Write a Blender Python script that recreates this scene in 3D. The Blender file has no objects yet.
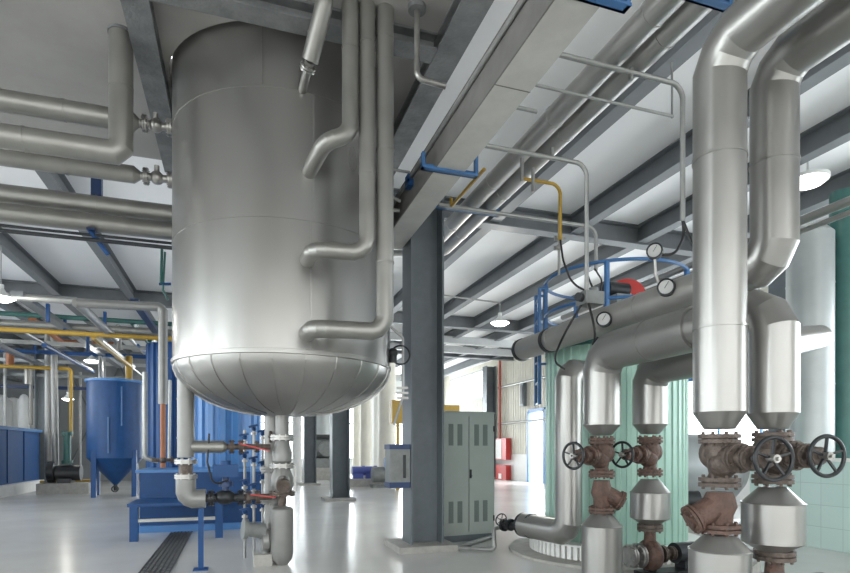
import bpy, math, random
from mathutils import Vector, Matrix
random.seed(7)
PI = math.pi
col = bpy.context.scene.collection
scn = bpy.context.scene
CAMH, FPX, HZ, TH = 1.45, 567.0, 450.0, math.radians(18.35)
FW = Vector((math.sin(TH), math.cos(TH), 0)); RT = Vector((math.cos(TH), -math.sin(TH), 0))

def at(px, py, x=None, y=None, z=None):
    """point of the place seen at (px, py), at a known world x, y or height z"""
    d = FW + RT * ((px - 425) / FPX) + Vector((0, 0, (HZ - py) / FPX))
    if x is not None: t = x / d.x
    elif y is not None: t = y / d.y
    else: t = (z - CAMH) / d.z
    return Vector((0, 0, CAMH)) + d * t

# ------------------------------------------------------------------ materials
def mat(name, base, rough=.5, metal=0.0, noise=0.0, nscale=6.0, rvar=0.0, bump=0.0, bscale=20.0, stretch=(1, 1, 1), base2=None, spec=.5, emit=None, coat=0.0):
    m = bpy.data.materials.new(name); m.use_nodes = True
    nt = m.node_tree; b = nt.nodes['Principled BSDF']
    b.inputs['Base Color'].default_value = (*base, 1); b.inputs['Roughness'].default_value = rough
    b.inputs['Metallic'].default_value = metal; b.inputs['Specular IOR Level'].default_value = spec
    if coat: b.inputs['Coat Weight'].default_value = coat
    if emit:
        b.inputs['Emission Color'].default_value = (*emit[0], 1); b.inputs['Emission Strength'].default_value = emit[1]
    if noise or rvar or bump:
        tc = nt.nodes.new('ShaderNodeTexCoord'); mp = nt.nodes.new('ShaderNodeMapping')
        mp.inputs['Scale'].default_value = stretch
        nt.links.new(tc.outputs['Object'], mp.inputs['Vector'])
        n = nt.nodes.new('ShaderNodeTexNoise'); n.inputs['Scale'].default_value = nscale; n.inputs['Detail'].default_value = 2 if metal > .6 else 6
        n.inputs['Roughness'].default_value =   .45 if metal > .6 else .62
        nt.links.new(mp.outputs[0], n.inputs['Vector'])
        if noise:
            r = nt.nodes.new('ShaderNodeValToRGB')
            c2 = base2 or tuple(max(0, c * (1 - noise)) for c in base)
            r.color_ramp.interpolation = 'EASE'; r.color_ramp.elements[0].position = .22; r.color_ramp.elements[1].position = .78
            r.color_ramp.elements[0].color = (*c2, 1); r.color_ramp.elements[1].color = (*base, 1)
            nt.links.new(n.outputs['Fac'], r.inputs['Fac']); nt.links.new(r.outputs['Color'], b.inputs['Base Color'])
        if rvar:
            mr = nt.nodes.new('ShaderNodeMapRange'); mr.inputs['From Min'].default_value = .1; mr.inputs['From Max'].default_value = .9
            mr.inputs['To Min'].default_value = max(.02, rough - rvar); mr.inputs['To Max'].default_value = min(1, rough + rvar)
            nt.links.new(n.outputs['Fac'], mr.inputs['Value']); nt.links.new(mr.outputs[0], b.inputs['Roughness'])
        if bump:
            n2 = nt.nodes.new('ShaderNodeTexNoise'); n2.inputs['Scale'].default_value = bscale; n2.inputs['Detail'].default_value = 3
            nt.links.new(mp.outputs[0], n2.inputs['Vector'])
            bp = nt.nodes.new('ShaderNodeBump'); bp.inputs['Strength'].default_value = bump; bp.inputs['Distance'].default_value = .02
            nt.links.new(n2.outputs['Fac'], bp.inputs['Height']); nt.links.new(bp.outputs[0], b.inputs['Normal'])
    return m

M = {}
M['alu'] = mat('aluminium_cladding', (.335, .33, .315), .33, .74, .10, 2.0, .05)
M['header'] = mat('header_cladding', (.40, .39, .365), .42, .65, .12, 3, .06)
M['vessel'] = mat('vessel_cladding', (.355, .355, .345), .29, .8, .22, 1.2, .05, 0, 2.2, (1, 1, .5), (.285, .275, .26))
M['alu_pipe'] = mat('bright_pipe_cladding', (.50, .495, .48), .42, .85, .12, 4, .06)
M['dish'] = mat('dish_cladding', (.38, .375, .36), .36, .8, .15, 1.5, .05)
M['alu_dull'] = mat('dull_cladding', (.32, .315, .295), .42, .72, .15, 3.0, .06)
M['lag'] = mat('painted_lagging', (.27, .27, .26), .45, .4, .15, 5, .08)
M['steel'] = mat('bare_steel', (.45, .44, .42), .4, .9, .3, 8, .1)
M['beam'] = mat('grey_beam_paint', (.165, .178, .19), .5, .0, .22, 3.0, .1)
M['beam_old'] = mat('weathered_beam_paint', (.095, .10, .105), .6, .0, .4, 3.2, .1, .3, 25, (1, 1, 1), (.19, .195, .195))
M['beam_light'] = mat('light_beam_paint', (.42, .43, .43), .5, .0, .12, 3.0)
M['column'] = mat('column_paint', (.14, .163, .178), .42, .1, .2, 5, .1)
M['concrete'] = mat('concrete', (.42, .41, .38), .85, 0, .25, 7, 0, .3, 40)
M['bounce_pale'] = mat('pale_bounce_ground', (.62, .61, .58), .9, 0, .1, 2)
M['duct'] = mat('duct_paint', (.56, .55, .52), .55, .1, .2, 2.5, .1)
M['duct_side'] = mat('duct_perforated_side', (.19, .185, .175), .6, .2, .2, 5)
M['white'] = mat('white_paint', (.78, .78, .76), .55, 0, .08, 5)
M['cream'] = mat('cream_sheet', (.74, .71, .62), .5, 0, .1, 3)
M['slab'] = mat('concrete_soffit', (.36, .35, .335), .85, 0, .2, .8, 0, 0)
M['ceil'] = mat('ceiling_board', (.86, .86, .865), .85, 0, .06, .5, 0, 0)
M['blue'] = mat('blue_paint', (.012, .068, .21), .42, 0, .22, 5, .08, spec=.3)
M['blue_light'] = mat('light_blue_paint', (.06, .21, .50), .35, 0, .12, 3, .08)
M['blue_dark'] = mat('dark_blue_paint', (.018, .045, .13), .45, 0, .2, 6)
M['rail_blue'] = mat('rail_blue_paint', (.05, .15, .34), .4, 0, .1, 8)
M['yellow'] = mat('yellow_paint', (.42, .26, .03), .45, 0, .15, 8)
M['orange'] = mat('orange_brown_paint', (.36, .13, .05), .5, 0, .2, 8)
M['rust'] = mat('rusty_iron', (.15, .085, .065), .6, .1, .45, 14, .12, .5, 50, (1, 1, 1), (.06, .038, .03))
M['rust_grey'] = mat('worn_valve_iron', (.17, .135, .115), .55, .3, .5, 12, .12, .5, 45, (1, 1, 1), (.065, .048, .04))
M['iron'] = mat('dark_iron', (.035, .038, .042), .42, .4, .2, 10, .1)
M['wheel'] = mat('handwheel_paint', (.03, .033, .036), .35, .4, .3, 20, .1)
M['black'] = mat('black_rubber', (.012, .012, .013), .5)
M['mint'] = mat('mint_paint', (.34, .53, .45), .38, .1, .1, 3, .08)
M['mint_dark'] = mat('dark_green_paint', (.035, .13, .115), .4, 0, .2, 5)
M['cab'] = mat('cabinet_paint', (.40, .435, .41), .42, 0, .06, 4)
M['cab_dark'] = mat('cabinet_louvre', (.17, .20, .19), .5)
M['fire'] = mat('fire_pipe_paint', (.42, .08, .05), .5)
M['red'] = mat('red_paint', (.50, .035, .03), .4)
M['dial'] = mat('dial_face', (.46, .46, .45), .3)
M['grey'] = mat('grey_machine_paint', (.24, .255, .25), .5, .1, .3, 7, .1)
M['navy'] = mat('purple_blue_paint', (.08, .11, .36), .45)
M['backwall'] = mat('grey_sheet_wall', (.27, .28, .285), .6, 0, .12, 2)
M['backwhite'] = mat('pale_wall', (.66, .67, .65), .7, 0, .1, 1)
M['galv'] = mat('galvanised_tube', (.36, .365, .355), .42, .6, .15, 10)
M['drum'] = mat('pale_drum_paint', (.40, .425, .425), .4, .4, .1, 3)
M['grate'] = mat('drain_steel', (.09, .095, .10), .5, .6)
M['lamp'] = mat('lamp_glow', (1, 1, .97), .5, emit=((1, .99, .93), 9))
M['lampshade'] = mat('lamp_enamel', (.7, .72, .7), .3)
M['glass_dial'] = mat('light_dome', (1, 1, 1), .3, emit=((1, .98, .93), 3.0))

def floor_mat():
    m = mat('polished_floor', (.59, .585, .565), .22, 0, .12, .45, .06, 0, 20, (1, 1, 1), (.55, .545, .525), .35)
    nt = m.node_tree; b = nt.nodes['Principled BSDF']
    n = nt.nodes.new('ShaderNodeTexNoise'); n.inputs['Scale'].default_value = 7; n.inputs['Detail'].default_value = 8
    tc = nt.nodes.new('ShaderNodeTexCoord'); nt.links.new(tc.outputs['Object'], n.inputs['Vector'])
    bp = nt.nodes.new('ShaderNodeBump'); bp.inputs['Strength'].default_value = .012; bp.inputs['Distance'].default_value = .02
    nt.links.new(n.outputs['Fac'], bp.inputs['Height']); nt.links.new(bp.outputs[0], b.inputs['Normal'])
    return m
M['floor'] = floor_mat()

def tile_mat():
    m = mat('pale_green_tiles', (.60, .72, .69), .2)
    nt = m.node_tree; b = nt.nodes['Principled BSDF']
    tc = nt.nodes.new('ShaderNodeTexCoord'); mp = nt.nodes.new('ShaderNodeMapping')
    mp.inputs['Rotation'].default_value = (PI / 2, 0, PI / 2)
    sx = nt.nodes.new('ShaderNodeSeparateXYZ'); cb = nt.nodes.new('ShaderNodeCombineXYZ')
    nt.links.new(tc.outputs['Object'], sx.inputs[0]); nt.links.new(sx.outputs['Y'], cb.inputs['X']); nt.links.new(sx.outputs['Z'], cb.inputs['Y'])
    br = nt.nodes.new('ShaderNodeTexBrick'); br.offset = 0
    br.inputs['Color1'].default_value = (.60, .73, .70, 1); br.inputs['Color2'].default_value = (.57, .70, .67, 1)
    br.inputs['Mortar'].default_value = (.44, .54, .52, 1); br.inputs['Scale'].default_value = 1
    br.inputs['Brick Width'].default_value = .32; br.inputs['Row Height'].default_value = .32; br.inputs['Mortar Size'].default_value = .004
    nt.links.new(cb.outputs[0], br.inputs['Vector']); nt.links.new(br.outputs['Color'], b.inputs['Base Color'])
    return m
M['tile'] = tile_mat()

def pane_mat():
    m = bpy.data.materials.new('window_glass'); m.use_nodes = True
    nt = m.node_tree; nt.nodes.clear()
    o = nt.nodes.new('ShaderNodeOutputMaterial'); t = nt.nodes.new('ShaderNodeBsdfTransparent'); g = nt.nodes.new('ShaderNodeBsdfGlossy'); mx = nt.nodes.new('ShaderNodeMixShader')
    t.inputs['Color'].default_value = (.95, .97, .98, 1); g.inputs['Roughness'].default_value = .05; mx.inputs['Fac'].default_value = .08
    nt.links.new(t.outputs[0], mx.inputs[1]); nt.links.new(g.outputs[0], mx.inputs[2]); nt.links.new(mx.outputs[0], o.inputs['Surface'])
    return m
M['glass'] = pane_mat()

# ------------------------------------------------------------------ mesh builder
def frame(n):
    n = n.normalized(); a = Vector((0, 0, 1)) if abs(n.z) < .9 else Vector((1, 0, 0))
    u = a.cross(n).normalized(); return u, n.cross(u)

class MB:
    def __init__(s): s.v = []; s.f = []
    def add(s, vs, fs):
        o = len(s.v); s.v += [Vector(v) for v in vs]; s.f += [tuple(i + o for i in f) for f in fs]; return s
    def box(s, lo, hi):
        (a, b, c), (d, e, f) = lo, hi
        return s.add([(a, b, c), (d, b, c), (d, e, c), (a, e, c), (a, b, f), (d, b, f), (d, e, f), (a, e, f)],
                     [(0, 3, 2, 1), (4, 5, 6, 7), (0, 1, 5, 4), (1, 2, 6, 5), (2, 3, 7, 6), (3, 0, 4, 7)])
    def cbox(s, c, sx, sy, sz, rot=0.0):
        o = len(s.v); s.box((-sx / 2, -sy / 2, -sz / 2), (sx / 2, sy / 2, sz / 2))
        R = Matrix.Rotation(rot, 3, 'Z'); c = Vector(c)
        for i in range(o, len(s.v)): s.v[i] = R @ s.v[i] + c
        return s
    def bar(s, p, q, w, h):
        p, q = Vector(p), Vector(q); u, v = frame(q - p); vs = []
        for c in (p, q):
            for a, b in ((-1, -1), (1, -1), (1, 1), (-1, 1)): vs.append(c + u * (a * w / 2) + v * (b * h / 2))
        return s.add(vs, [(3, 2, 1, 0), (4, 5, 6, 7), (0, 1, 5, 4), (1, 2, 6, 5), (2, 3, 7, 6), (3, 0, 4, 7)])
    def cyl(s, p, q, r, r2=None, n=24, caps=True):
        p, q = Vector(p), Vector(q); r2 = r if r2 is None else r2; u, v = frame(q - p); vs = []
        for c, rr in ((p, r), (q, r2)):
            for i in range(n):
                a = 2 * PI * i / n; vs.append(c + (u * math.cos(a) + v * math.sin(a)) * rr)
        fs = [(i, (i + 1) % n, n + (i + 1) % n, n + i) for i in range(n)]
        if caps: fs += [tuple(range(n - 1, -1, -1)), tuple(range(n, 2 * n))]
        return s.add(vs, fs)
    def lathe(s, prof, o=(0, 0, 0), ax=(0, 0, 1), n=32, caps=True):
        o = Vector(o); ax = Vector(ax).normalized(); u, v = frame(ax); vs = []; fs = []
        for r, z in prof:
            for i in range(n):
                a = 2 * PI * i / n; vs.append(o + ax * z + (u * math.cos(a) + v * math.sin(a)) * r)
        for k in range(len(prof) - 1):
            for i in range(n):
                j = (i + 1) % n; fs.append((k * n + i, k * n + j, (k + 1) * n + j, (k + 1) * n + i))
        if caps: fs += [tuple(range(n - 1, -1, -1)), tuple(range((len(prof) - 1) * n, len(prof) * n))]
        return s.add(vs, fs)
    def torus(s, c, ax, R, r, n=40, m=8, a0=0.0, a1=2 * PI):
        c = Vector(c); u, v = frame(Vector(ax)); w = Vector(ax).normalized(); vs = []; fs = []
        full = abs(a1 - a0 - 2 * PI) < 1e-6; k = n if full else n + 1
        for i in range(k):
            a = a0 + (a1 - a0) * i / n; d = u * math.cos(a) + v * math.sin(a)
            for j in range(m):
                b = 2 * PI * j / m; vs.append(c + d * (R + r * math.cos(b)) + w * (r * math.sin(b)))
        for i in range(n if full else n):
            i2 = (i + 1) % k
            for j in range(m): fs.append((i * m + j, i2 * m + j, i2 * m + (j + 1) % m, i * m + (j + 1) % m))
        return s.add(vs, fs)
    def ball(s, c, r, n=20, sc=(1, 1, 1)):
        prof = [(max(1e-4, math.sin(PI * i / 12)) * r, -math.cos(PI * i / 12) * r) for i in range(13)]
        o = len(s.v); s.lathe(prof, (0, 0, 0), (0, 0, 1), n)
        for i in range(o, len(s.v)): s.v[i] = Vector((s.v[i].x * sc[0], s.v[i].y * sc[1], s.v[i].z * sc[2])) + Vector(c)
        return s
    def tube(s, path, r, n=20, bend=0.0, gores=3, caps=True, seams=0.0, lip=.006):
        P = [Vector(p) for p in path]; Q = [P[0]]
        for i in range(1, len(P) - 1):
            a, b, c = P[i - 1], P[i], P[i + 1]; d1 = (a - b); d2 = (c - b); l = min(d1.length, d2.length)
            ang = d1.angle(d2); t = min(bend / math.tan(ang / 2) if ang > .01 else 0, l * .48)
            if bend <= 0 or ang > PI - .02: Q.append(b); continue
            p1 = b + d1.normalized() * t; p2 = b + d2.normalized() * t; R = t * math.tan(ang / 2)
            bis = (d1.normalized() + d2.normalized()).normalized(); cen = b + bis * (R / math.sin(ang / 2))
            v1 = p1 - cen; v2 = p2 - cen; tot = v1.angle(v2); axs = v1.cross(v2).normalized()
            for k in range(gores):           # vertices of a mitred bend, tangent to the arc
                th = tot * (k + .5) / gores; rr = v1.length / math.cos(tot / (2 * gores))
                Q.append(cen + Matrix.Rotation(th, 3, axs) @ (v1.normalized() * rr))
        Q.append(P[-1])
        u, v = frame(Q[1] - Q[0])
        ring = [Q[0] + (u * math.cos(2 * PI * i / n) + v * math.sin(2 * PI * i / n)) * r for i in range(n)]
        vs = list(ring); fs = []
        for k in range(1, len(Q)):
            d = (Q[k] - Q[k - 1]).normalized()
            if k < len(Q) - 1: nn = (d + (Q[k + 1] - Q[k]).normalized()).normalized()
            else: nn = d
            ring = [p + d * ((Q[k] - p).dot(nn) / d.dot(nn)) for p in ring]
            vs += ring
            for i in range(n): fs.append(((k - 1) * n + i, (k - 1) * n + (i + 1) % n, k * n + (i + 1) % n, k * n + i))
        if caps: fs += [tuple(range(n - 1, -1, -1)), tuple(range((len(Q) - 1) * n, len(Q) * n))]
        s.add(vs, fs)
        if seams:
            for k in range(1, len(Q)):
                a, b = Q[k - 1], Q[k]; L = (b - a).length; d = (b - a).normalized()
                if L < seams * .7: continue
                m = max(1, int(L / seams))
                for j in range(m):
                    c = a + d * (L * (j + .5) / m); s.cyl(c - d * .01, c + d * .01, r + lip, n=n)
        return s
    def flange(s, c, ax, r, t, bolts=8, n=24, hub=0.0):
        c = Vector(c); ax = Vector(ax).normalized(); u, v = frame(ax)
        s.cyl(c - ax * t / 2, c - ax * t * .08, r, n=n); s.cyl(c - ax * t * .08, c + ax * t * .08, r * .8, n=n); s.cyl(c + ax * t * .08, c + ax * t / 2, r, n=n)
        for i in range(bolts):
            a = 2 * PI * (i + .5) / bolts; p = c + (u * math.cos(a) + v * math.sin(a)) * r * .82
            s.cyl(p - ax * t * .78, p + ax * t * .78, r * .085, n=6)
        return s
    def ibeam(s, p, q, h, w, tf=.02, tw=.014):
        """I section, p and q at the centre of the bottom face, horizontal"""
        p, q = Vector(p), Vector(q); d = (q - p).normalized(); sd = d.cross(Vector((0, 0, 1))).normalized(); up = Vector((0, 0, 1))
        for (cz, ww, hh) in ((tf / 2, w, tf), (h / 2, tw, h - 2 * tf), (h - tf / 2, w, tf)):
            vs = []
            for c in (p, q):
                for a, b in ((-1, -1), (1, -1), (1, 1), (-1, 1)): vs.append(c + sd * (a * ww / 2) + up * (cz + b * hh / 2))
            s.add(vs, [(3, 2, 1, 0), (4, 5, 6, 7), (0, 1, 5, 4), (1, 2, 6, 5), (2, 3, 7, 6), (3, 0, 4, 7)])
        return s
    def hcol(s, c, w, d, z0, z1, t=.025):
        """H section column, web along x, flanges at both x ends"""
        x, y = c
        s.box((x - w / 2, y - d / 2, z0), (x - w / 2 + t, y + d / 2, z1)); s.box((x + w / 2 - t, y - d / 2, z0), (x + w / 2, y + d / 2, z1))
        return s.box((x - w / 2 + t, y - t / 2, z0), (x + w / 2 - t, y + t / 2, z1))
    def build(s, name, m, parent=None, sharp=30):
        me = bpy.data.meshes.new(name); org = ORG.get(parent.name, Vector()) if parent else Vector()
        me.from_pydata([tuple(v - org) for v in s.v], [], s.f); me.validate(); me.update()
        me.materials.append(M[m] if isinstance(m, str) else m)
        me.shade_smooth(); me.set_sharp_from_angle(angle=math.radians(sharp))
        o = bpy.data.objects.new(name, me); col.objects.link(o)
        if parent: o.parent = parent; ORG[o.name] = org
        return o
ORG = {}
def tag(o, label, cat, group=None, kind=None):
    o['label'] = label; o['category'] = cat
    if group: o['group'] = group
    if kind: o['kind'] = kind
    return o
def thing(name, label, cat, loc, group=None, kind=None):
    o = bpy.data.objects.new(name, None); col.objects.link(o); o.location = Vector(loc); o.empty_display_size = .1
    ORG[o.name] = Vector(loc); return tag(o, label, cat, group, kind)
def single(mb, name, m, label, cat, group=None, kind=None, sharp=30): return tag(mb.build(name, m, None, sharp), label, cat, group, kind)
def struct(mb, name, m, parent=None, sharp=30):
    o = mb.build(name, m, parent, sharp)
    if not parent: o['kind'] = 'structure'
    return o
def copy_tree(o, parent=None):
    c = o.copy(); col.objects.link(c)
    if parent: c.parent = parent
    for ch in [x for x in bpy.data.objects if x.parent == o]: copy_tree(ch, c)
    return c

# ------------------------------------------------------------------ room shell
ZC = 6.1                      # underside of the ceiling
TX, TY, TR = .596, 7.476, 1.335   # big vessel
XW, YB = 12.6, 34.0
struct(MB().box((-11.2, -7, -.2), (XW + .2, YB, 0)), 'floor', 'floor')
struct(MB().box((-40, -45, -.2), (40, -7, -.02)), 'bounce_ground', 'bounce_pale')  # unseen ground, added to bounce light up to the ceiling
ZS = 5.93                     # underside of the concrete slab around the vessel
SX, SY = 2.34, 9.6
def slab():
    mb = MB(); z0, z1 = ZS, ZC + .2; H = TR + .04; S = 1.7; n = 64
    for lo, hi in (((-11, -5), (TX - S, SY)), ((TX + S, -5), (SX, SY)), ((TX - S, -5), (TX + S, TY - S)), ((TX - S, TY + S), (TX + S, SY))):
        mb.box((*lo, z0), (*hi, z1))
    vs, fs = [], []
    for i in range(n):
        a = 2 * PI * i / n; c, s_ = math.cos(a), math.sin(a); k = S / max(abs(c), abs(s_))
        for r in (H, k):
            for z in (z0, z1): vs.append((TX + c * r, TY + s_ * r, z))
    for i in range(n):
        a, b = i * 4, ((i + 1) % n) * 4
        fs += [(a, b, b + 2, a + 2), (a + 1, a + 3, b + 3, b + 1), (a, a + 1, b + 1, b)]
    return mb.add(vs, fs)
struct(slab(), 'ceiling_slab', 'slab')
struct(MB().box((SX, -5, ZC), (XW + .2, YB, ZC + .2)).box((-11, SY, ZC), (SX, YB, ZC + .2)), 'ceiling', 'ceil')

def corrugated(x, y0, y1, z0, z1, face=-1, pitch=.24):
    """ribbed sheet wall along y, at x"""
    mb = MB(); y = y0; pts = []
    while y < y1 - 1e-6:
        for dy, dx in ((0, 0), (.12, 0), (.15, .035), (.21, .035)):
            if y + dy < y1: pts.append((x + face * dx, y + dy))
        y += pitch
    pts.append((x, y1)); vs = []; fs = []
    for px, py in pts: vs += [(px, py, z0), (px, py, z1)]
    for i in range(len(pts) - 1): fs.append((2 * i, 2 * i + 2, 2 * i + 3, 2 * i + 1))
    o = len(vs)
    vs += [(x + .1, y0, z0), (x + .1, y1, z0), (x + .1, y1, z1), (x + .1, y0, z1)]
    fs.append((o, o + 3, o + 2, o + 1))
    return mb.add(vs, fs)
WIN = [(-3.0, 3.5, 1.5, 4.6), (4.4, 8.2, 1.5, 4.6), (9.6, 13.6, 1.5, 3.5), (15, 20, 4.2, 5.7), (27.7, 32.9, 4.3, 5.75)]  # nearest two are out of view, put in for light
DOOR = (21.5, 22.9, 0, 3.2)
ys = sorted({-7.0, YB} | {w[0] for w in WIN + [DOOR]} | {w[1] for w in WIN + [DOOR]})
wr = MB()
for a, b in zip(ys, ys[1:]):
    hole = next((w for w in WIN + [DOOR] if abs(w[0] - a) < 1e-6), None)
    spans = [(1.25, ZC)] if not hole else [(max(1.25, hole[3]), ZC)] + ([(1.25, hole[2])] if hole[2] > 1.25 else [])
    for z0, z1 in spans:
        m_ = corrugated(XW, a, b, z0, z1); wr.add(m_.v, m_.f)
struct(wr, 'wall_right', 'cream', sharp=10)
base = MB(); base.box((XW - .06, -7, 0), (XW + .1, DOOR[0], 1.25)); base.box((XW - .06, DOOR[1], 0), (XW + .1, YB, 1.25))
struct(base, 'baseboard_right', 'white')
for i, (a, b, z0, z1) in enumerate(WIN):
    fr = MB(); t = .05
    for y_ in (a, b): fr.box((XW - .05, y_ - t, z0), (XW + .06, y_ + t, z1))
    for z_ in (z0, z1): fr.box((XW - .05, a, z_ - t), (XW + .06, b, z_ + t))
    k = int((b - a) / 1.3)
    for j in range(1, k): fr.box((XW - .03, a + (b - a) * j / k - .025, z0), (XW + .03, a + (b - a) * j / k + .025, z1))
    if z1 - z0 > 2: fr.box((XW - .03, a, (z0 + z1) / 2 - .025), (XW + .03, b, (z0 + z1) / 2 + .025))
    w = struct(fr, 'window_%d' % (i + 1), 'blue_light' if i < 3 else 'beam_light')
    MB().box((XW, a, z0), (XW + .008, b, z1)).build('window_pane', 'glass', w)
dr = MB(); t = .09
for y_ in (DOOR[0], DOOR[1]): dr.box((XW - .1, y_ - t, 0), (XW + .08, y_ + t, 3.2))
dr.box((XW - .1, DOOR[0], 3.1), (XW + .08, DOOR[1], 3.28))
struct(dr, 'door_1', 'blue_light')
FILL_LW = [(-6.0, -1.5, 1.2, 5.0), (-.5, 4.5, 1.2, 5.0), (5.5, 10.5, 1.2, 5.0), (11.5, 16.5, 1.2, 5.0), (18, 23, 2.8, 5.4)]  # left windows out of view, added to brighten hall and vessel
lwm = MB(); ys = [-7.0] + [v for w in FILL_LW for v in w[:2]] + [YB]
for i, (a, b) in enumerate(zip(ys, ys[1:])):
    if i % 2 == 0: lwm.box((-11.2, a, 0), (-11, b, ZC))
    else:
        w = FILL_LW[i // 2]; lwm.box((-11.2, a, 0), (-11, b, w[2])); lwm.box((-11.2, a, w[3]), (-11, b, ZC))
struct(lwm, 'wall_left', 'backwhite')
fw = MB(); FWX = [(-10 + k * 2.6, -8.3 + k * 2.6) for k in range(8)]; xs = [-11] + [v for w in FWX for v in w] + [XW]  # unseen front wall, piers and gaps added to streak the metal reflections
for i, (a, b) in enumerate(zip(xs, xs[1:])):
    if i % 2 == 0: fw.box((a, -7.2, 0), (b, -7, ZC))
fw.box((-11, -7.2, 5.6), (XW, -7, 6.3))
struct(fw, 'unseen_pier_wall', 'backwhite')
for i, (a, b, z0, z1) in enumerate(FILL_LW):  # frames and panes of the added left windows
    fr = MB()
    for j in range(4): fr.box((-11.1, a + (b - a) * j / 3 - .03, z0), (-11, a + (b - a) * j / 3 + .03, z1))
    for z_ in (z0, (z0 + z1) / 2, z1): fr.box((-11.1, a, z_ - .03), (-11, b, z_ + .03))
    w = struct(fr, 'window_%d' % (i + 10), 'beam_light'); MB().box((-11.06, a, z0), (-11.05, b, z1)).build('window_pane', 'glass', w)
# back wall: grey sheeted half on the left, pale half with tall windows on the right
struct(MB().box((-11, 29.8, 0), (-1.6, 30, ZC)), 'wall_back', 'backwall')
BW = [(-.9, 1.6, .9, 5.2), (2.2, 4.6, .9, 5.2), (5.2, 7.6, .9, 5.2), (8.3, 12.0, .9, 5.0)]
bwm = MB(); xs = [-1.6] + [v for w in BW for v in w[:2]] + [XW]
for i, (a, b) in enumerate(zip(xs, xs[1:])):
    if i % 2 == 0: bwm.box((a, YB, 0), (b, YB + .15, ZC))
    else:
        w = BW[i // 2]; bwm.box((a, YB, 0), (b, YB + .15, w[2])); bwm.box((a, YB, w[3]), (b, YB + .15, ZC))
struct(bwm, 'wall_rear', 'backwhite')
struct(MB().box((-1.75, 30, 0), (-1.6, YB, ZC)), 'wall_return', 'backwhite')
for i, (a, b, z0, z1) in enumerate(BW):
    fr = MB()
    for x_ in (a, (a + b) / 2, b): fr.box((x_ - .04, YB - .03, z0), (x_ + .04, YB + .05, z1))
    for z_ in (z0, (z0 + z1) / 2, z1): fr.box((a, YB - .03, z_ - .04), (b, YB + .05, z_ + .04))
    w = struct(fr, 'window_%d' % (i + 6), 'beam_light'); MB().box((a, YB + .02, z0), (b, YB + .028, z1)).build('window_pane', 'glass', w)
# low tiled wall on the right
lw = MB().box((8.15, 1.0, 0), (8.33, 7.3, 1.28)); struct(lw, 'wall_tiled', 'tile')
struct(MB().box((8.11, 1.0, 1.28), (8.37, 7.34, 1.33)), 'trim_1', 'white')

# ------------------------------------------------------------------ ceiling steelwork
JW = .2
for i, x in enumerate((-8.6, -6.7, -4.77, -2.86, 4.6, 6.36, 7.96, 9.7, 11.4)):
    if x < 0:
        mb = MB().ibeam((x, SY + .02, 5.76), (x, 29.7, 5.76), ZC - 5.76, JW)
    else:
        mb = MB().ibeam((x, -4.9, 5.74), (x, 33.9, 5.74), ZC - 5.74, .21)
    where = ['farthest from the vessel on its left side, in shadow', 'third from the vessel on its left side', 'second to the left of the tall vessel',
             'first one to the left of the tall vessel', 'first one right of the twin pipes, dark sided', 'second one right of the twin pipes',
             'third one right of the twin pipes', 'fourth one right of the twin pipes', 'next to the window wall'][i]
    single(mb, 'ceiling_joist', 'beam', 'grey steel ceiling joist running away from the camera, ' + where, 'beam', 'grey ceiling joists', 'structure')
def girder(y, x0, x1, z, h, w, label, m='beam', px=None):
    return single(MB().ibeam((x0, y, z), (x1, y, z), h, w, .03, .02), 'ceiling_girder', m, label, 'beam', 'cross girders under the ceiling', 'structure')
girder(9.85, 2.35, 12.5, 5.70, .40, .26, 'pale grey cross girder above the blue railing and green tank')
girder(18.4, -10.9, 12.5, 5.70, .40, .28, 'grey cross girder far down the hall behind the lit pendant lamp')
girder(24.3, -10.9, 12.5, 5.70, .40, .28, 'farthest grey cross girder above the green cabinet and end columns')
for i, y in enumerate((20.3, 22.2)):
    single(MB().box((2.9, y, 5.55), (12.4, y + .25, 5.82)), 'pale_crossbeam', 'beam_light',
           ['pale box crossbeam just behind the lit pendant lamp', 'pale box crossbeam second behind the lit pendant lamp'][i], 'beam', 'pale crossbeams', 'structure')
# old beams that frame the vessel opening
Z5 = 5.75
single(MB().ibeam((-.93, -3, Z5), (-.93, 9.6, Z5), ZS - Z5, .26, .025, .02), 'support_beam', 'beam_old', 'weathered grey beam close along the left side of the vessel', 'beam', 'beams framing the vessel opening', 'structure')
single(MB().ibeam((2.19, -3, Z5), (2.19, 9.6, Z5), ZS - Z5, .29, .025, .02), 'support_beam', 'beam_old', 'mottled dark beam between the vessel and the long duct', 'beam', 'beams framing the vessel opening', 'structure')
single(MB().ibeam((-.8, 5.86, Z5), (2.04, 5.86, Z5), ZS - Z5, .24, .025, .02), 'support_beam', 'beam_old', 'dark beam crossing in front of the top of the vessel', 'beam', 'beams framing the vessel opening', 'structure')
single(MB().ibeam((-.8, 9.2, Z5), (2.04, 9.2, Z5), ZS - Z5, .24, .025, .02), 'support_beam', 'beam_old', 'dark beam crossing behind the top of the vessel', 'beam', 'beams framing the vessel opening', 'structure')

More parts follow.
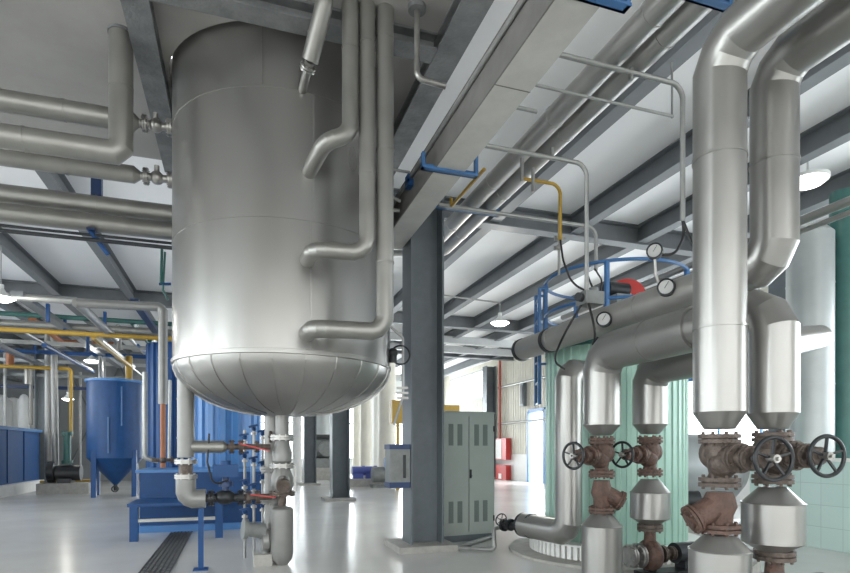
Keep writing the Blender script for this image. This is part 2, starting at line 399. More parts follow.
# ------------------------------------------------------------------ columns
def column(x, y, w, d, ztop, label, pad):
    t = thing('steel_column', label, 'column', (x, y, 0), 'grey blue steel columns', 'structure')
    MB().hcol((x, y), w, d, pad, ztop, .03).build('shaft', 'column', t)
    MB().box((x - w * .95, y - d * .95, 0), (x + w * .78, y + d * .95, pad)).build('concrete_pad', 'concrete', t)
    return t
column(2.62, 8.0, .50, .46, 5.3, 'large blue grey column beside the green cabinet', .09)
column(2.82, 16.35, .50, .5, 6.08, 'second blue grey column, seen below the right of the vessel', .08)
column(2.87, 23.9, .50, .5, 5.7, 'thinner farther column, seen beneath the middle right of the vessel', .08)
column(-6.95, 25.1, .55, .55, 5.7, 'dark column at the end of the long blue vat', .08)
column(12.2, 26.4, .5, .5, 5.7, 'pale column on the window wall beside the red boxes', .08)
column(10.6, 8.6, .5, .45, 5.72, 'blue grey column behind the tall insulated pipes', .08)

# ------------------------------------------------------------------ the big vessel
def vessel():
    t = thing('storage_vessel', 'huge grey aluminium clad vertical vessel with rounded bottom hanging through the ceiling', 'tank', (TX, TY, 1.86))
    zs = 2.50; n = 96
    sh = MB().lathe([(TR, zs), (TR, 7.3), (TR * .92, 7.55), (TR * .6, 7.8), (.01, 7.9)], (TX, TY, 0), n=n)
    for z in (3.91, 5.28): sh.lathe([(TR, z - .012), (TR + .006, z - .01), (TR + .006, z + .01), (TR, z + .012)], (TX, TY, 0), n=n, caps=False)
    for k, (z0, z1, offs) in enumerate(((zs, 3.91, (-.08, 1.5, 2.9, 4.3)), (3.91, 5.28, (-.06, 1.5, 2.9, 4.3)), (5.28, 7.3, (-.46, 1.2, 2.6, 4.0)))):
        for a in offs:
            a = a - PI / 2 + .2; c = Vector((TX + math.cos(a) * (TR + .001), TY + math.sin(a) * (TR + .001), z0))
            sh.bar(c, c + Vector((0, 0, z1 - z0)), .018, .016)
    sh.build('shell', 'vessel', t, 20)
    prof = []; D = .62
    for i in range(13):
        a = PI / 2 * i / 12; prof.append((max(.02, TR * math.sin(a) ** .92), zs - D * math.cos(a) ** 1.0))
    G = 24; vs = []; fs = []; N = G * 4
    for r, z in prof:
        for i in range(N):
            a = 2 * PI * i / N; k = (i % 4) / 4; f = 1 - .010 * (2 * k - 1) ** 2 * 0
            vs.append((TX + math.cos(a) * r * f, TY + math.sin(a) * r * f, z))
    for k in range(len(prof) - 1):
        for i in range(N):
            j = (i + 1) % N; fs.append((k * N + i, k * N + j, (k + 1) * N + j, (k + 1) * N + i))
    d = MB().add(vs, fs); d.f.append(tuple(range(N - 1, -1, -1)))
    for g in range(G):
        a = 2 * PI * (g + .3) / G; ps = [Vector((TX + math.cos(a) * (r + .002), TY + math.sin(a) * (r + .002), z - .002)) for r, z in prof[2:]]
        for p, q in zip(ps, ps[1:]): d.bar(p, q, .014, .012)
    d.lathe([(TR + .001, zs - .03), (TR + .014, zs - .025), (TR + .014, zs + .02), (TR, zs + .025)], (TX, TY, 0), n=n, caps=False)
    d.build('bottom_dish', 'dish', t, 20)
    lug = MB()
    for k in range(4):
        a = PI / 4 + k * PI / 2; c = Vector((TX + math.cos(a) * (TR + .18), TY + math.sin(a) * (TR + .18), ZC + .24)); lug.cbox(c, .42, .2, .08, a)
        lug.cbox(c + Vector((-.05 * math.cos(a), -.05 * math.sin(a), .2)), .3, .03, .35, a)
    lug.build('support_lug', 'beam_old', t)
    return t
vessel()
# pipes down the front of the vessel
def surf(px_angle, extra=0.0):
    return Vector((TX + math.sin(px_angle) * (TR + extra), TY - math.cos(px_angle) * (TR + extra), 0))
YV = 5.60
def vpipe(x, z, r, a, label, drop):
    e = surf(a, -.03); o = surf(a, .0); o = Vector((o.x, YV + .12, z))
    t = thing('insulated_pipe', label, 'pipe', (x, YV, z), 'insulated pipes on the front of the vessel')
    path = [(x, YV, ZC + .1), (x, YV, z + (.10 if drop else 0)), (o.x + .10, YV + .03, z), (e.x, e.y, z - drop + .03)] if drop else [(x, YV, ZC + .1), (x, YV, z), (o.x, YV + .05, z), (e.x, e.y, z + .05)]
    MB().tube(path, r, 28, .17, 4, seams=.9).build('pipe', 'alu_dull', t, 16)
vpipe(1.072, 4.50, .082, .10, 'leftmost of three tall insulated pipes, entering high on the vessel', .10)
vpipe(1.244, 3.43, .080, .09, 'middle of three tall insulated pipes, entering halfway up the vessel', 0)
vpipe(1.428, 2.65, .088, .09, 'rightmost of three tall insulated pipes, entering lowest on the vessel', 0)
t = thing('insulated_pipe', 'short slanted insulated pipe ending at the top of the vessel', 'pipe', (.72, 5.6, 5.3))
MB().tube([(.80, 5.50, ZC + .1), (.80, 5.50, 5.75), (.70, 5.80, 5.38)], .085, 28, .15, 3, seams=.4).build('pipe', 'alu_dull', t, 16)
MB().flange((.685, 5.86, 5.345), (-.2, .8, -.5), .08, .045).cyl((.70, 5.80, 5.38), (.66, 6.16, 5.28), .045).build('flange', 'steel', t)

# ------------------------------------------------------------------ vessel outlet
def outlet():
    x, y = .545, 7.40
    t = thing('outlet_pipe', 'white painted vertical outlet pipe with flanges under the centre of the vessel', 'pipe', (x, y, 0))
    MB().cyl((x, y, 1.62), (x, y, 1.95), .085).build('upper_spool', 'lag', t)
    MB().flange((x, y, 1.605), (0, 0, 1), .15, .055, 10).build('flange', 'steel', t)
    MB().lathe([(.085, 1.26), (.12, 1.31), (.125, 1.42), (.10, 1.50), (.085, 1.58)], (x, y, 0)).build('bowl', 'lag', t)
    MB().lathe([(.05, .70), (.06, .74), (.12, .72), (.14, .70), (.14, .14), (.125, .07), (.07, .0)], (x, y, 0)).build('insulated_boot', 'lag', t)
    v = thing('outlet_valve', 'squat grey valve with bolted flanges below the vessel outlet', 'valve', (x, y, .84))
    MB().lathe([(.075, .88), (.12, .93), (.14, 1.0), (.14, 1.10), (.11, 1.18), (.09, 1.24)], (x, y, 0)).ball((x, y - .09, 1.05), .09).build('body', 'lag', v)
    MB().flange((x, y, 1.25), (0, 0, 1), .155, .05, 10).build('flange', 'steel', v)
    MB().flange((x, y, .90), (0, 0, 1), .16, .05, 10).build('flange', 'rust_grey', v)
    MB().cyl((x, y, .72), (x, y, .88), .05).build('neck', 'rust_grey', v)
    MB().cyl((x, y - .1, 1.03), (x, y - .2, 1.0), .085).build('cover', 'rust_grey', v)
    MB().bar((x + .16, y, .9), (x + .16, y, 1.26), .015, .015).build('tie_rod', 'steel', v)
    x2, y2 = .46, 7.72
    w = thing('discharge_pipe', 'wide grey painted pipe standing just behind the vessel outlet', 'pipe', (x2, y2, 0))
    MB().tube([(x2, y2, 1.92), (x2, y2, .42), (x2 - .02, y2 - .03, .12)], .12, 28, .2, 3).build('pipe', 'lag', w)
    MB().cyl((x2 - .02, y2 - .03, .0), (x2 - .02, y2 - .03, .16), .15).build('foot', 'lag', w)
    MB().flange((x2, y2, 1.20), (0, 0, 1), .17, .06).build('flange', 'lag', w)
    MB().flange((x2, y2, .78), (0, 0, 1), .17, .06).build('flange', 'lag', w)
    MB().torus((x2 - .05, y2 - .15, 1.62), (1, 0, 0), .06, .02).cyl((x2 - .05, y2 - .28, 1.62), (x2 - .05, y2, 1.62), .03).build('drain_cock', 'rust_grey', w)
    p = thing('drain_pump', 'small grey pump on a block behind the foot of the outlet pipe', 'pump', (.27, 7.5, 0))
    MB().cyl((.33, 7.5, .42), (.10, 7.45, .46), .10, .09).cyl((.12, 7.45, .46), (.07, 7.44, .465), .13).cyl((.33, 7.5, .42), (.33, 7.5, .14), .055).build('motor', 'grey', p)
    MB().lathe([(.03, -.07), (.13, -.06), (.15, 0), (.13, .06), (.03, .07)], (.35, 7.52, .30), (1, .2, 0)).build('casing', 'lag', p)
    MB().box((.20, 7.35, 0), (.42, 7.65, .14)).build('block', 'concrete', p)
outlet()

def manifold():
    x, y = -.585, 7.40
    t = thing('insulated_pipe', 'insulated grey pipe from the vessel bottom with a side branch and white elbow', 'pipe', (x, y, .75))
    MB().tube([(x, y, 2.30), (x, y, 1.36)], .098, 24, seams=.45).build('riser', 'lag', t, 20)
    MB().tube([(x, y, 1.49), (-.16, y, 1.49)], .075, 24).cyl((-.16, y, 1.49), (-.12, y, 1.49), .075, .05).build('branch', 'alu_dull', t)
    for q_ in (1.31, 1.13): MB().flange((x, y, q_), (0, 0, 1), .13, .05).build('flange', 'steel', t)
    MB().cyl((x, y, 1.13), (x, y, 1.31), .08).build('spool', 'rust_grey', t)
    MB().tube([(x, y, 1.10), (x, y, .86), (-.36, y, .86)], .115, 24, .16, 4).build('elbow', 'lag', t, 16)
    v = thing('butterfly_valve', 'small upper branch valve with a long red lever left of the outlet', 'valve', (-.03, y, 1.49))
    MB().cyl((-.12, y, 1.49), (.40, y, 1.49), .035).flange((-.06, y, 1.49), (1, 0, 0), .085, .05).flange((.05, y, 1.49), (1, 0, 0), .085, .05).flange((.24, y, 1.49), (1, 0, 0), .075, .04).build('body', 'rust_grey', v)
    MB().bar((.02, y - .06, 1.53), (.38, y - .16, 1.44), .025, .014).build('lever', 'red', v)
    v = thing('control_valve', 'black control valve with blue box actuator left of the vessel outlet', 'valve', (-.17, y, .86))
    MB().cyl((-.36, y, .86), (.08, y, .86), .055).flange((-.30, y, .86), (1, 0, 0), .095, .06).flange((.05, y, .86), (1, 0, 0), .095, .06).ball((-.14, y, .87), .1, sc=(1.3, 1, .9)).build('body', 'iron', v)
    MB().cyl((-.13, y, .9), (-.13, y, 1.12), .04).cyl((-.13, y, 1.0), (-.13, y, 1.06), .08).build('yoke', 'blue_dark', v)
    MB().box((-.28, y - .1, 1.12), (.02, y + .1, 1.27)).cyl((-.13, y, 1.27), (-.13, y, 1.32), .06).build('actuator', 'blue', v)
    MB().tube([(-.32, y - .05, 1.65), (-.34, y - .06, 1.3), (-.27, y - .08, 1.02), (-.1, y - .06, 1.08)], .012, 8, .12, 5).build('cable', 'black', v)
    v = thing('butterfly_valve', 'small lower valve with a red lever beside the outlet valve', 'valve', (.18, y, .86))
    MB().cyl((.08, y, .86), (.42, y, .86), .04).flange((.14, y, .86), (1, 0, 0), .085, .05).flange((.25, y, .86), (1, 0, 0), .085, .05).build('body', 'rust_grey', v)
    MB().bar((.16, y - .08, .90), (.46, y - .12, .86), .025, .014).build('lever', 'red', v)
    single(MB().box((-.445, 7.36, 0), (-.385, 7.42, .745)).box((-.50, 7.30, 0), (-.33, 7.48, .012)), 'support_post', 'blue', 'slim blue floor post under the white pipe elbow', 'post')
    for i, (dx, lab) in enumerate(((.12, 'left thin grey sampling tube with blue valves beside the outlet'), (.24, 'middle thin grey sampling tube with blue valves beside the outlet'), (.36, 'right thin grey sampling tube with blue valves beside the outlet'))):
        xx, yy = dx - .02, 8.0 + .1 * i
        q = thing('sampling_tube', lab, 'tube', (xx, yy, 0), 'sampling tubes behind the outlet')
        MB().cyl((xx, yy, 0), (xx, yy, 1.72), .018, n=12).build('tube', 'galv', q)
        for k, z in enumerate((.62, .95, 1.25, 1.62)):
            z += .06 * ((i * 2 + k) % 3)
            MB().ball((xx, yy, z), .035, 10).bar((xx - .07, yy - .04, z + .02), (xx + .05, yy - .04, z + .05), .05, .03).build('valve_handle', 'blue', q)
            MB().cyl((xx, yy, z - .08), (xx, yy, z - .05), .04, n=10).build('fitting', 'steel', q)
manifold()

# ------------------------------------------------------------------ right hand pipework
def wheel(parent, c, ax, R):
    c = Vector(c); ax = Vector(ax).normalized(); u, v = frame(ax)
    w = MB().torus(c, ax, R, R * .105, 40, 10)
    for k in range(5):
        a = 2 * PI * k / 5 + .3; d = u * math.cos(a) + v * math.sin(a); w.bar(c + d * .02 - ax * .012, c + d * R, R * .13, R * .1)
    o = w.build('handwheel', 'wheel', parent)
    MB().cyl(c - ax * .03, c + ax * .03, R * .2, n=16).cyl(c + ax * .03, c + ax * .05, R * .1, n=6).build('hub', 'steel', o)
def globe_valve(c, zb, zt, sd, L, R, m, label, rf=.138):
    x, y = c; zc = (zb + zt) / 2 + .02; s = Vector((sd[0], sd[1], 0)).normalized()
    t = thing('globe_valve', label, 'valve', (x, y, zb), 'globe valves on the tall pipes')
    k = MB()
    p = Vector((x, y, zc))
    k.lathe([(.085, -.5 * (zt - zb) + .03), (.07, -.33 * (zt - zb)), (.085, -.12 * (zt - zb)), (.11, .04 * (zt - zb)), (.105, .16 * (zt - zb)), (.09, .32 * (zt - zb)), (.085, .5 * (zt - zb) - .03)], p, n=24)
    k.ball(p - s * .05 + Vector((0, 0, .03)), .108, sc=(1, 1, 1.1)); k.ball(p + s * .04 - Vector((0, 0, .04)), .105)
    k.cyl(p + s * .02, p + s * .17, .085, .075)
    k.build('body', m, t, 40)
    MB().flange((x, y, zt - .02), (0, 0, 1), rf, .065).build('flange', m, t); MB().flange((x, y, zb + .02), (0, 0, 1), rf, .065).build('flange', m, t)
    b = MB().flange(p + s * .19, s, .105, .055, 6); b.cyl(p + s * .21, p + s * .29, .065, .06); b.flange(p + s * .30, s, .085, .04, 6)
    side = s.cross(Vector((0, 0, 1)))
    for q in (1, -1): b.bar(p + s * .22 + Vector((0, 0, .06 * q)), p + s * (L - .06) + Vector((0, 0, .045 * q)), .03, .03)
    b.cyl(p + s * (L - .1), p + s * (L - .05), .062, n=16)
    b.build('bonnet', m, t)
    MB().cyl(p + s * .2, p + s * L, .018, n=12).build('stem', 'steel', t)
    wheel(t, p + s * L, s, R)
    return t
def strainer(c, zb, zt, d, m, label, rf=.138):
    x, y = c; t = thing('strainer', label, 'strainer', (x, y, zb), 'angled strainers')
    zc = (zb + zt) / 2; p = Vector((x, y, zc + .03)); d = Vector(d).normalized()
    MB().lathe([(.085, zb - zc + .02), (.09, -.04), (.115, .02), (.10, .09), (.085, zt - zc - .02)], (x, y, zc), n=24).cyl(p, p + d * .20, .10, .088).build('body', m, t, 40)
    MB().flange(p + d * .215, d, .108, .045, 6).cyl(p + d * .23, p + d * .255, .06).build('cover', m, t)
    MB().flange((x, y, zb + .01), (0, 0, 1), rf, .06).build('flange', m, t)
    return t

P1 = (3.29, 3.20); P2 = (3.90, 3.275); P2B = (3.76, 3.17); P3 = (3.76, 5.24); P4 = (4.455, 5.31)
t = thing('insulated_riser', 'tall shiny pipe bending at the top, left one of the front pair', 'pipe', (*P1, 1.6))
MB().tube([(3.29, -2.5, 4.33), (3.29, P1[1], 4.33), (*P1, 1.72)], .175, 40, .26, 3, seams=1.1).build('pipe', 'alu', t, 14)
MB().cyl((*P1, 1.72), (*P1, 1.60), .175, .10, 40).build('reducer', 'alu', t)
t = thing('insulated_riser', 'tall shiny pipe bending at top and bottom, right one of the front pair', 'pipe', (*P2, 2.8))
MB().tube([(3.90, -2.5, 4.38), (3.90, P2[1], 4.38), (*P2, 2.89), (3.90, 3.9, 2.89)], .165, 40, .22, 3, seams=1.1).build('pipe', 'alu', t, 14)
MB().tube([(3.90, 3.9, 2.89), (3.90, 7.28, 2.89)], .15, 40, seams=1.3).build('header_run', 'header', t, 14)
for q_ in (7.30, 6.55): MB().flange((3.90, q_, 2.89), (0, 1, 0), .161, .07, 10).build('flange', 'iron', t)
t = thing('insulated_header', 'insulated pipe looping from a front riser back down to the left valve', 'pipe', (*P2B, 1.6))
MB().tube([(*P2B, 1.72), (*P2B, 2.50), (3.76, 3.9, 2.50)], .172, 40, .24, 3, seams=1.1).build('pipe', 'alu', t, 14)
MB().tube([(3.76, 3.88, 2.50), (3.76, P3[1], 2.50), (*P3, 1.72)], .198, 40, .26, 3, seams=1.1).build('rear_pipe', 'alu', t, 14)
MB().cyl((*P2B, 1.72), (*P2B, 1.605), .172, .10, 40).build('reducer', 'alu', t)
MB().cyl((3.80, 3.2, 2.24), at(819, 337, y=3.75), .13, .105, 32).build('side_branch', 'alu', t)
MB().cyl((*P3, 1.72), (*P3, 1.61), .198, .10, 40).build('reducer', 'alu', t)
P5 = (4.455, 3.47)
t = thing('insulated_header', 'insulated pipe looping from the rear right riser to the right valve', 'pipe', (*P4, 1.6))
MB().tube([(*P4, 1.74), (*P4, 2.38), (4.455, 3.8, 2.38)], .188, 40, .24, 3, seams=1.1).build('pipe', 'alu', t, 14)
MB().cyl((*P4, 1.74), (*P4, 1.63), .188, .10, 40).build('reducer', 'alu', t)
t = thing('tall_round_duct', 'pale round vertical duct standing beyond the low tiled wall', 'duct', (9.0, 6.9, 0))
MB().tube([(9.0, 6.9, .05), (9.0, 6.9, 5.0)], .34, 40, seams=1.4).cyl((9.0, 6.9, 5.0), (9.0, 6.9, 5.15), .34, .2, 40).build('pipe', 'drum', t, 14)
MB().cyl((9.0, 6.9, 0), (9.0, 6.9, .05), .45).build('foot', 'concrete', t)

globe_valve(P1, 1.20, 1.55, (-.145, -.99), .50, .135, 'rust_grey', 'worn valve with dark handwheel facing the camera, below the left front pipe')
globe_valve(P2B, 1.215, 1.565, (-.145, -.99), .46, .132, 'rust_grey', 'worn valve with the rightmost dark handwheel, below the right front pipe')
globe_valve(P3, 1.17, 1.57, (-.958, -.283), .46, .135, 'rust', 'brown valve whose dark handwheel sticks out leftmost of all')
globe_valve(P4, 1.175, 1.585, (-.958, -.283), .51, .135, 'rust', 'brown valve with handwheel in front of the green tank, over a steel bulb')
strainer(P1, .88, 1.17, (-.75, .25, -.42), 'rust', 'brown angled strainer pointing left below the front left valve')
strainer(P3, .79, 1.14, (.75, -.35, -.40), 'rust', 'brown angled strainer pointing right below the leftmost handwheel valve')
def jacket(c, prof, label, m='alu', extra=None):
    x, y = c; t = thing('insulated_section', label, 'pipe', (x, y, prof[0][1]), 'insulated sections below the valves')
    MB().lathe(prof, (x, y, 0), n=40).build('jacket', m, t, 20)
    rr = max(r for r, z in prof); e = MB()
    zt = max(z for r, z in prof if r == rr); e.torus((x, y, zt), (0, 0, 1), rr, .006, 48, 6)
    e.build('seam_ring', m, t); return t
jacket(P1, [(.205, .0), (.205, .735), (.10, .845)], 'wide insulated pipe section rising from the bottom edge below the angled strainer')
jacket(P2B, [(.09, .70), (.208, .77), (.208, 1.06), (.09, 1.18)], 'bulging insulated bulb under the rightmost valve')
jacket(P3, [(.215, .0), (.215, .63), (.10, .77)], 'tall insulated floor standing section under the leftmost strainer')
jacket(P4, [(.09, .60), (.215, .68), (.215, .97), (.10, 1.12)], 'insulated bulb above the brown pump at the green tank', 'alu')

def pump(c, z, top, sgn_m, label, suction=None, motor_dir=(1, 0, 0)):
    """brown volute pump: c centre, discharge flange at height top"""
    x, y = c; d = Vector(motor_dir).normalized(); p = Vector((x, y, z))
    t = thing('centrifugal_pump', label, 'pump', (x, y, 0), 'brown process pumps')
    MB().lathe([(.04, -.1), (.11, -.09), (.17, -.05), (.185, 0), (.17, .05), (.11, .09), (.04, .1)], p, d, 32).lathe([(.07, .08), (.06, top - z - .04)], p, (0, 0, 1), 20).build('casing', 'rust', t, 40)
    MB().flange((x, y, top - .03), (0, 0, 1), .14, .07).build('flange', 'rust_grey', t)
    MB().cyl(p - d * .3, p - d * .08, .06).flange(p - d * .16, d, .14, .06).flange(p - d * .27, d, .13, .05).build('suction', 'steel', t)
    MB().cyl(p + d * .08, p + d * .34, .045).flange(p + d * .17, d, .1, .04, 6).flange(p + d * .3, d, .08, .05, 6).build('bearing_housing', 'rust_grey', t)
    MB().cyl(p + d * .34, p + d * .62, .12, n=20).cyl(p + d * .62, p + d * .66, .10).build('motor', 'iron', t)
    b = MB(); q = p + d * .25; b.cbox((q.x, q.y - .03, .04), .8 if abs(d.x) > .5 else .24, .24 if abs(d.x) > .5 else .8, .08)
    b.bar((x, y, .05), (x, y, z - .1), .1, .1); e = p + d * .5; b.bar((e.x, e.y, .05), (e.x, e.y, z - .08), .16, .16)
    b.build('base', 'iron', t)
pump((4.455, 5.31), .26, .60, 1, 'brown pump on the floor in front of the green tank')
pump((3.80, 3.19), .36, .70, 1, 'brown pump at the bottom edge under the rightmost bulb', motor_dir=(1, .15, 0))
t = thing('electric_motor', 'grey green motor on the floor at the bottom right corner', 'motor', (5.2, 2.95, 0))
MB().cyl((5.0, 3.0, .32), (5.55, 2.85, .32), .20, n=28).cyl((4.9, 3.03, .32), (5.0, 3.0, .32), .06).build('housing', 'mint_dark', t)
MB().cbox((5.28, 2.93, .06), .6, .4, .12, -.27).build('base', 'iron', t)
t = thing('electric_motor', 'grey green motor lying behind the front left insulated section', 'motor', (4.75, 4.5, 0))
MB().cyl((4.6, 4.35, .52), (5.0, 4.6, .52), .21, n=28).cyl((4.5, 4.29, .52), (4.6, 4.35, .52), .06).build('housing', 'drum', t)
MB().cbox((4.8, 4.47, .15), .5, .36, .32, .55).build('base', 'concrete', t)

# low pipe at the foot of the green tank
t = thing('insulated_pipe', 'insulated downpipe standing beside the green tank with a bent foot', 'pipe', (3.94, 6.14, .2))
MB().tube([(4.20, 6.22, 2.42), (3.92, 6.14, 2.42), (3.92, 6.14, .42), (3.76, 6.98, .42)], .165, 36, .2, 3, seams=1.2).build('pipe', 'alu', t, 14)
for q_, r_ in (((3.80, 6.82, .42), .172), ((3.755, 7.0, .42), .165)): MB().flange(q_, (-.25, .97, 0), r_, .05).build('flange', 'iron', t)
v = thing('drain_valve', 'small black drain valve at the end of the low bent pipe', 'valve', (3.66, 7.3, .3))
MB().cyl((3.75, 7.0, .40), (3.62, 7.42, .36), .05).flange((3.68, 7.24, .39), (-.25, .97, 0), .085, .04).flange((3.64, 7.36, .37), (-.25, .97, 0), .085, .04).cyl((3.65, 7.31, .38), (3.56, 7.26, .45), .03).build('body', 'iron', v)
wheel(v, (3.53, 7.24, .47), (-.8, -.45, .35), .085)
single(MB().tube([(3.62, 7.42, .33), (3.48, 7.38, .33), (3.46, 7.30, .04), (2.98, 7.62, .04), (3.9, 8.4, .04)], .03, 12, .06, 3), 'drain_tube', 'galv', 'bent grey drain tube lying on the floor by the cabinet', 'tube')

# ------------------------------------------------------------------ green tank
GX, GY, GR = 5.16, 6.90, .97
def green_tank():
    t = thing('green_tank', 'mint green ribbed round tank with blue railing on a toothed white base', 'tank', (GX, GY, 0))
    n = 46; vs = []; fs = []
    for i in range(n):
        a = 2 * PI * i / n
        for k, da in enumerate((0, .36, .44, .92)):
            r = GR if k < 2 else GR - .018
            b = a + 2 * PI / n * da
            for z in (.22, 2.84): vs.append((GX + math.cos(b) * r, GY + math.sin(b) * r, z))
    m = len(vs) // 2
    for i in range(m): j = (i + 1) % m; fs.append((2 * i, 2 * j, 2 * j + 1, 2 * i + 1))
    fs.append(tuple(2 * i + 1 for i in range(m)))
    MB().add(vs, fs).build('ribbed_shell', 'mint', t, 12)
    MB().cyl((GX, GY, 2.84), (GX, GY, 2.90), GR + .02, n=64).build('roof_plate', 'mint_dark', t)
    MB().cyl((GX, GY, 0), (GX, GY, .035), 1.50, n=80).build('base_disc', 'concrete', t)
    b = MB().cyl((GX, GY, .035), (GX, GY, .20), 1.14, n=72)
    for i in range(84):
        a = 2 * PI * i / 84; b.cbox((GX + math.cos(a) * 1.17, GY + math.sin(a) * 1.17, .12), .06, .055, .17, a)
    b.cyl((GX, GY, .20), (GX, GY, .225), 1.2, n=72)
    b.build('toothed_base', 'white', t)
    for z, nm in ((3.88, 'top_rail'), (3.40, 'middle_rail')):
        MB().torus((GX, GY, z), (0, 0, 1), GR, .024, 72, 8).build(nm, 'rail_blue', t)
    for a in (153, 228, 306, 25, 90):
        a = math.radians(a); p = Vector((GX + math.cos(a) * GR, GY + math.sin(a) * GR, 2.88))
        MB().bar(p, p + Vector((0, 0, 1.0)), .05, .05).build('railing_post', 'rail_blue', t)
    # access ladder on the far left
    l = MB(); a = math.radians(158); p = Vector((GX + math.cos(a) * (GR + .12), GY + math.sin(a) * (GR + .12), 0)); s = Vector((-math.sin(a), math.cos(a), 0)) * .2
    for q in (1, -1): l.bar(p + s * q + Vector((0, 0, 2.1)), p + s * q + Vector((0, 0, 3.75)), .035, .035); l.tube([p + s * q + Vector((0, 0, 3.74)), (GX + math.cos(a) * GR + s.x * q, GY + math.sin(a) * GR + s.y * q, 3.74)], .018, 8)
    for k in range(6): l.bar(p - s + Vector((0, 0, 2.12 + k * .3)), p + s + Vector((0, 0, 2.12 + k * .3)), .025, .025)
    l.bar(p + Vector((0, 0, 2.7)), (GX + math.cos(a) * GR, GY + math.sin(a) * GR, 2.7), .03, .03)
    l.build('ladder', 'rail_blue', t)
    g = thing('agitator_drive', 'agitator drive with half hidden red round guard on the green tank roof', 'machine', (GX, GY, 2.9))
    MB().box((GX - .30, GY - .25, 2.9), (GX + .30, GY + .25, 3.35)).box((GX - .22, GY - .36, 3.3), (GX + .04, GY - .05, 3.60)).build('gearbox', 'grey', g)
    MB().cyl((GX - .27, GY - .2, 3.70), (GX + .06, GY - .2, 3.70), .10).cyl((GX - .30, GY - .2, 3.70), (GX - .27, GY - .2, 3.70), .07).build('motor', 'iron', g)
    MB().cyl((GX + .06, GY - .20, 3.60), (GX + .10, GY - .12, 3.60), .27, n=36).build('round_guard', 'red', g)
    MB().cyl((GX + .053, GY - .215, 3.60), (GX + .06, GY - .20, 3.60), .08).build('guard_hub', 'steel', g)
green_tank()

# ------------------------------------------------------------------ gauges, cables, thin tubes
def gauge(c, n, r, label, stem_path):
    c = Vector(c); n = Vector(n).normalized(); t = thing('pressure_gauge', label, 'gauge', c, 'round pressure gauges')
    MB().lathe([(r * .9, -.05), (r, -.045), (r, .012), (r * .9, .014), (r * .80, .004)], c, n, 28).build('case', 'iron', t)
    f = MB().cyl(c + n * .004, c + n * .009, r * .80, n=28).build('dial', 'dial', t)
    u, v = frame(n); MB().bar(c + n * .012 - (u + v) * r * .15, c + n * .012 + (u * .5 + v) * r * .6, .006, .003).build('pointer', 'black', f)
    if stem_path: MB().tube(stem_path, .014, 10, .04, 3).build('siphon', 'steel', t)
face = (-.75, -.66, .05)
gauge((3.76, 4.42, 3.34), face, .075, 'upper round gauge on a tall siphon over the header pipes', [(3.78, 4.44, 3.27), (3.80, 4.45, 3.12), (3.86, 4.45, 3.0)])
gauge((3.70, 4.20, 2.93), face, .078, 'right round gauge close against the header pipe', [(3.74, 4.22, 2.93), (3.86, 4.3, 2.93)])
gauge((3.70, 5.12, 2.84), face, .080, 'left round gauge hanging on the header pipe', [(3.74, 5.14, 2.85), (3.86, 5.2, 2.89)])
t = thing('junction_box', 'small dark junction box under the vertical tube end', 'box', (3.6, 5.4, 3.0))
MB().box((3.55, 5.22, 3.03), (3.78, 5.42, 3.17)).cyl((3.70, 5.3, 3.17), (3.70, 5.3, 3.22), .05).build('body', 'grey', t)
MB().cyl((3.55, 5.3, 3.10), (3.48, 5.27, 3.10), .045).build('gland', 'iron', t)
def tube(path, r, m, label, bend=.12, cat='tube', group=None, name='conduit', n=10): return single(MB().tube(path, r, n, bend, 5), name, m, label, cat, group)
tube([(2.30, 4.3, 4.88), (3.98, 4.3, 4.88), (3.98, 4.3, 3.60)], .024, 'galv', 'grey conduit crossing below the twin pipes and dropping beside the front pipes', .14, group='grey conduits')
tube([(2.30, 4.62, 4.80), (4.16, 4.62, 4.80)], .015, 'galv', 'thin straight grey rod under the twin pipes', .1, group='grey conduits')
tube([at(672, 62, y=4.62), at(672, 118, y=4.62)], .01, 'galv', 'thin hanger rod for the straight grey conduit', 0, group='grey conduits')
tube([(2.32, 5.27, 4.54), (3.59, 5.27, 4.54), (3.59, 5.27, 3.15)], .024, 'galv', 'grey conduit bending down to the junction box over the header', .14, group='grey conduits')
tube([(2.45, 4.95, 4.78), (2.80, 4.95, 4.78)], .02, 'galv', 'short grey stub rod between the duct and the twin pipes', 0, group='grey conduits')
tube([(2.66, 7.42, 4.86), (5.22, 7.42, 4.86), (5.22, 7.42, 4.20)], .03, 'galv', 'grey conduit from the column top bending down over the green tank', .16, group='grey conduits')
tube([(3.36, 6.3, 4.82), (3.90, 6.3, 4.82), (3.90, 6.3, 4.12)], .022, 'yellow', 'yellow conduit bending down above the blue railing', .13, group='yellow conduits')
tube([(2.80, 6.2, 4.80), (2.80, 7.3, 4.80), (2.80, 7.3, 4.92)], .022, 'yellow', 'yellow conduit beside the twin pipes near the column top', .06, group='yellow conduits')
tube([at(559, 216, y=6.4), at(559, 275, y=6.4)], .018, 'galv', 'short vertical grey tube beside the yellow conduit above the railing', 0, group='grey conduits')
single(MB().bar(at(555, 238, y=6.38), at(564, 238, y=6.38), .05, .05).bar(at(555, 248, y=6.38), at(561, 248, y=6.38), .05, .05), 'tube_clamp', 'steel', 'small steel clamp on the tube beside the yellow conduit', 'clamp')
for k, (px, y0, y1, y) in enumerate(((522, 158, 181, 5.9), (533, 168, 192, 5.9), (552, 148, 160, 5.3), (631, 68, 80, 4.3))):
    single(MB().bar(at(px, y0, y=y), at(px, y1, y=y), .03, .03), 'hanger_rod', 'galv', ['short hanger rod at the start of the yellow bend', 'short hanger rod on the yellow bend', 'short hanger rod over the grey conduit below the twin pipes', 'short hanger rod at the highest grey conduit'][k], 'rod', 'short hanger rods')
def cable(pts, label, r=.013): return single(MB().tube(pts, r, 8, .5, 6), 'black_cable', 'black', label, 'cable', 'black cables')
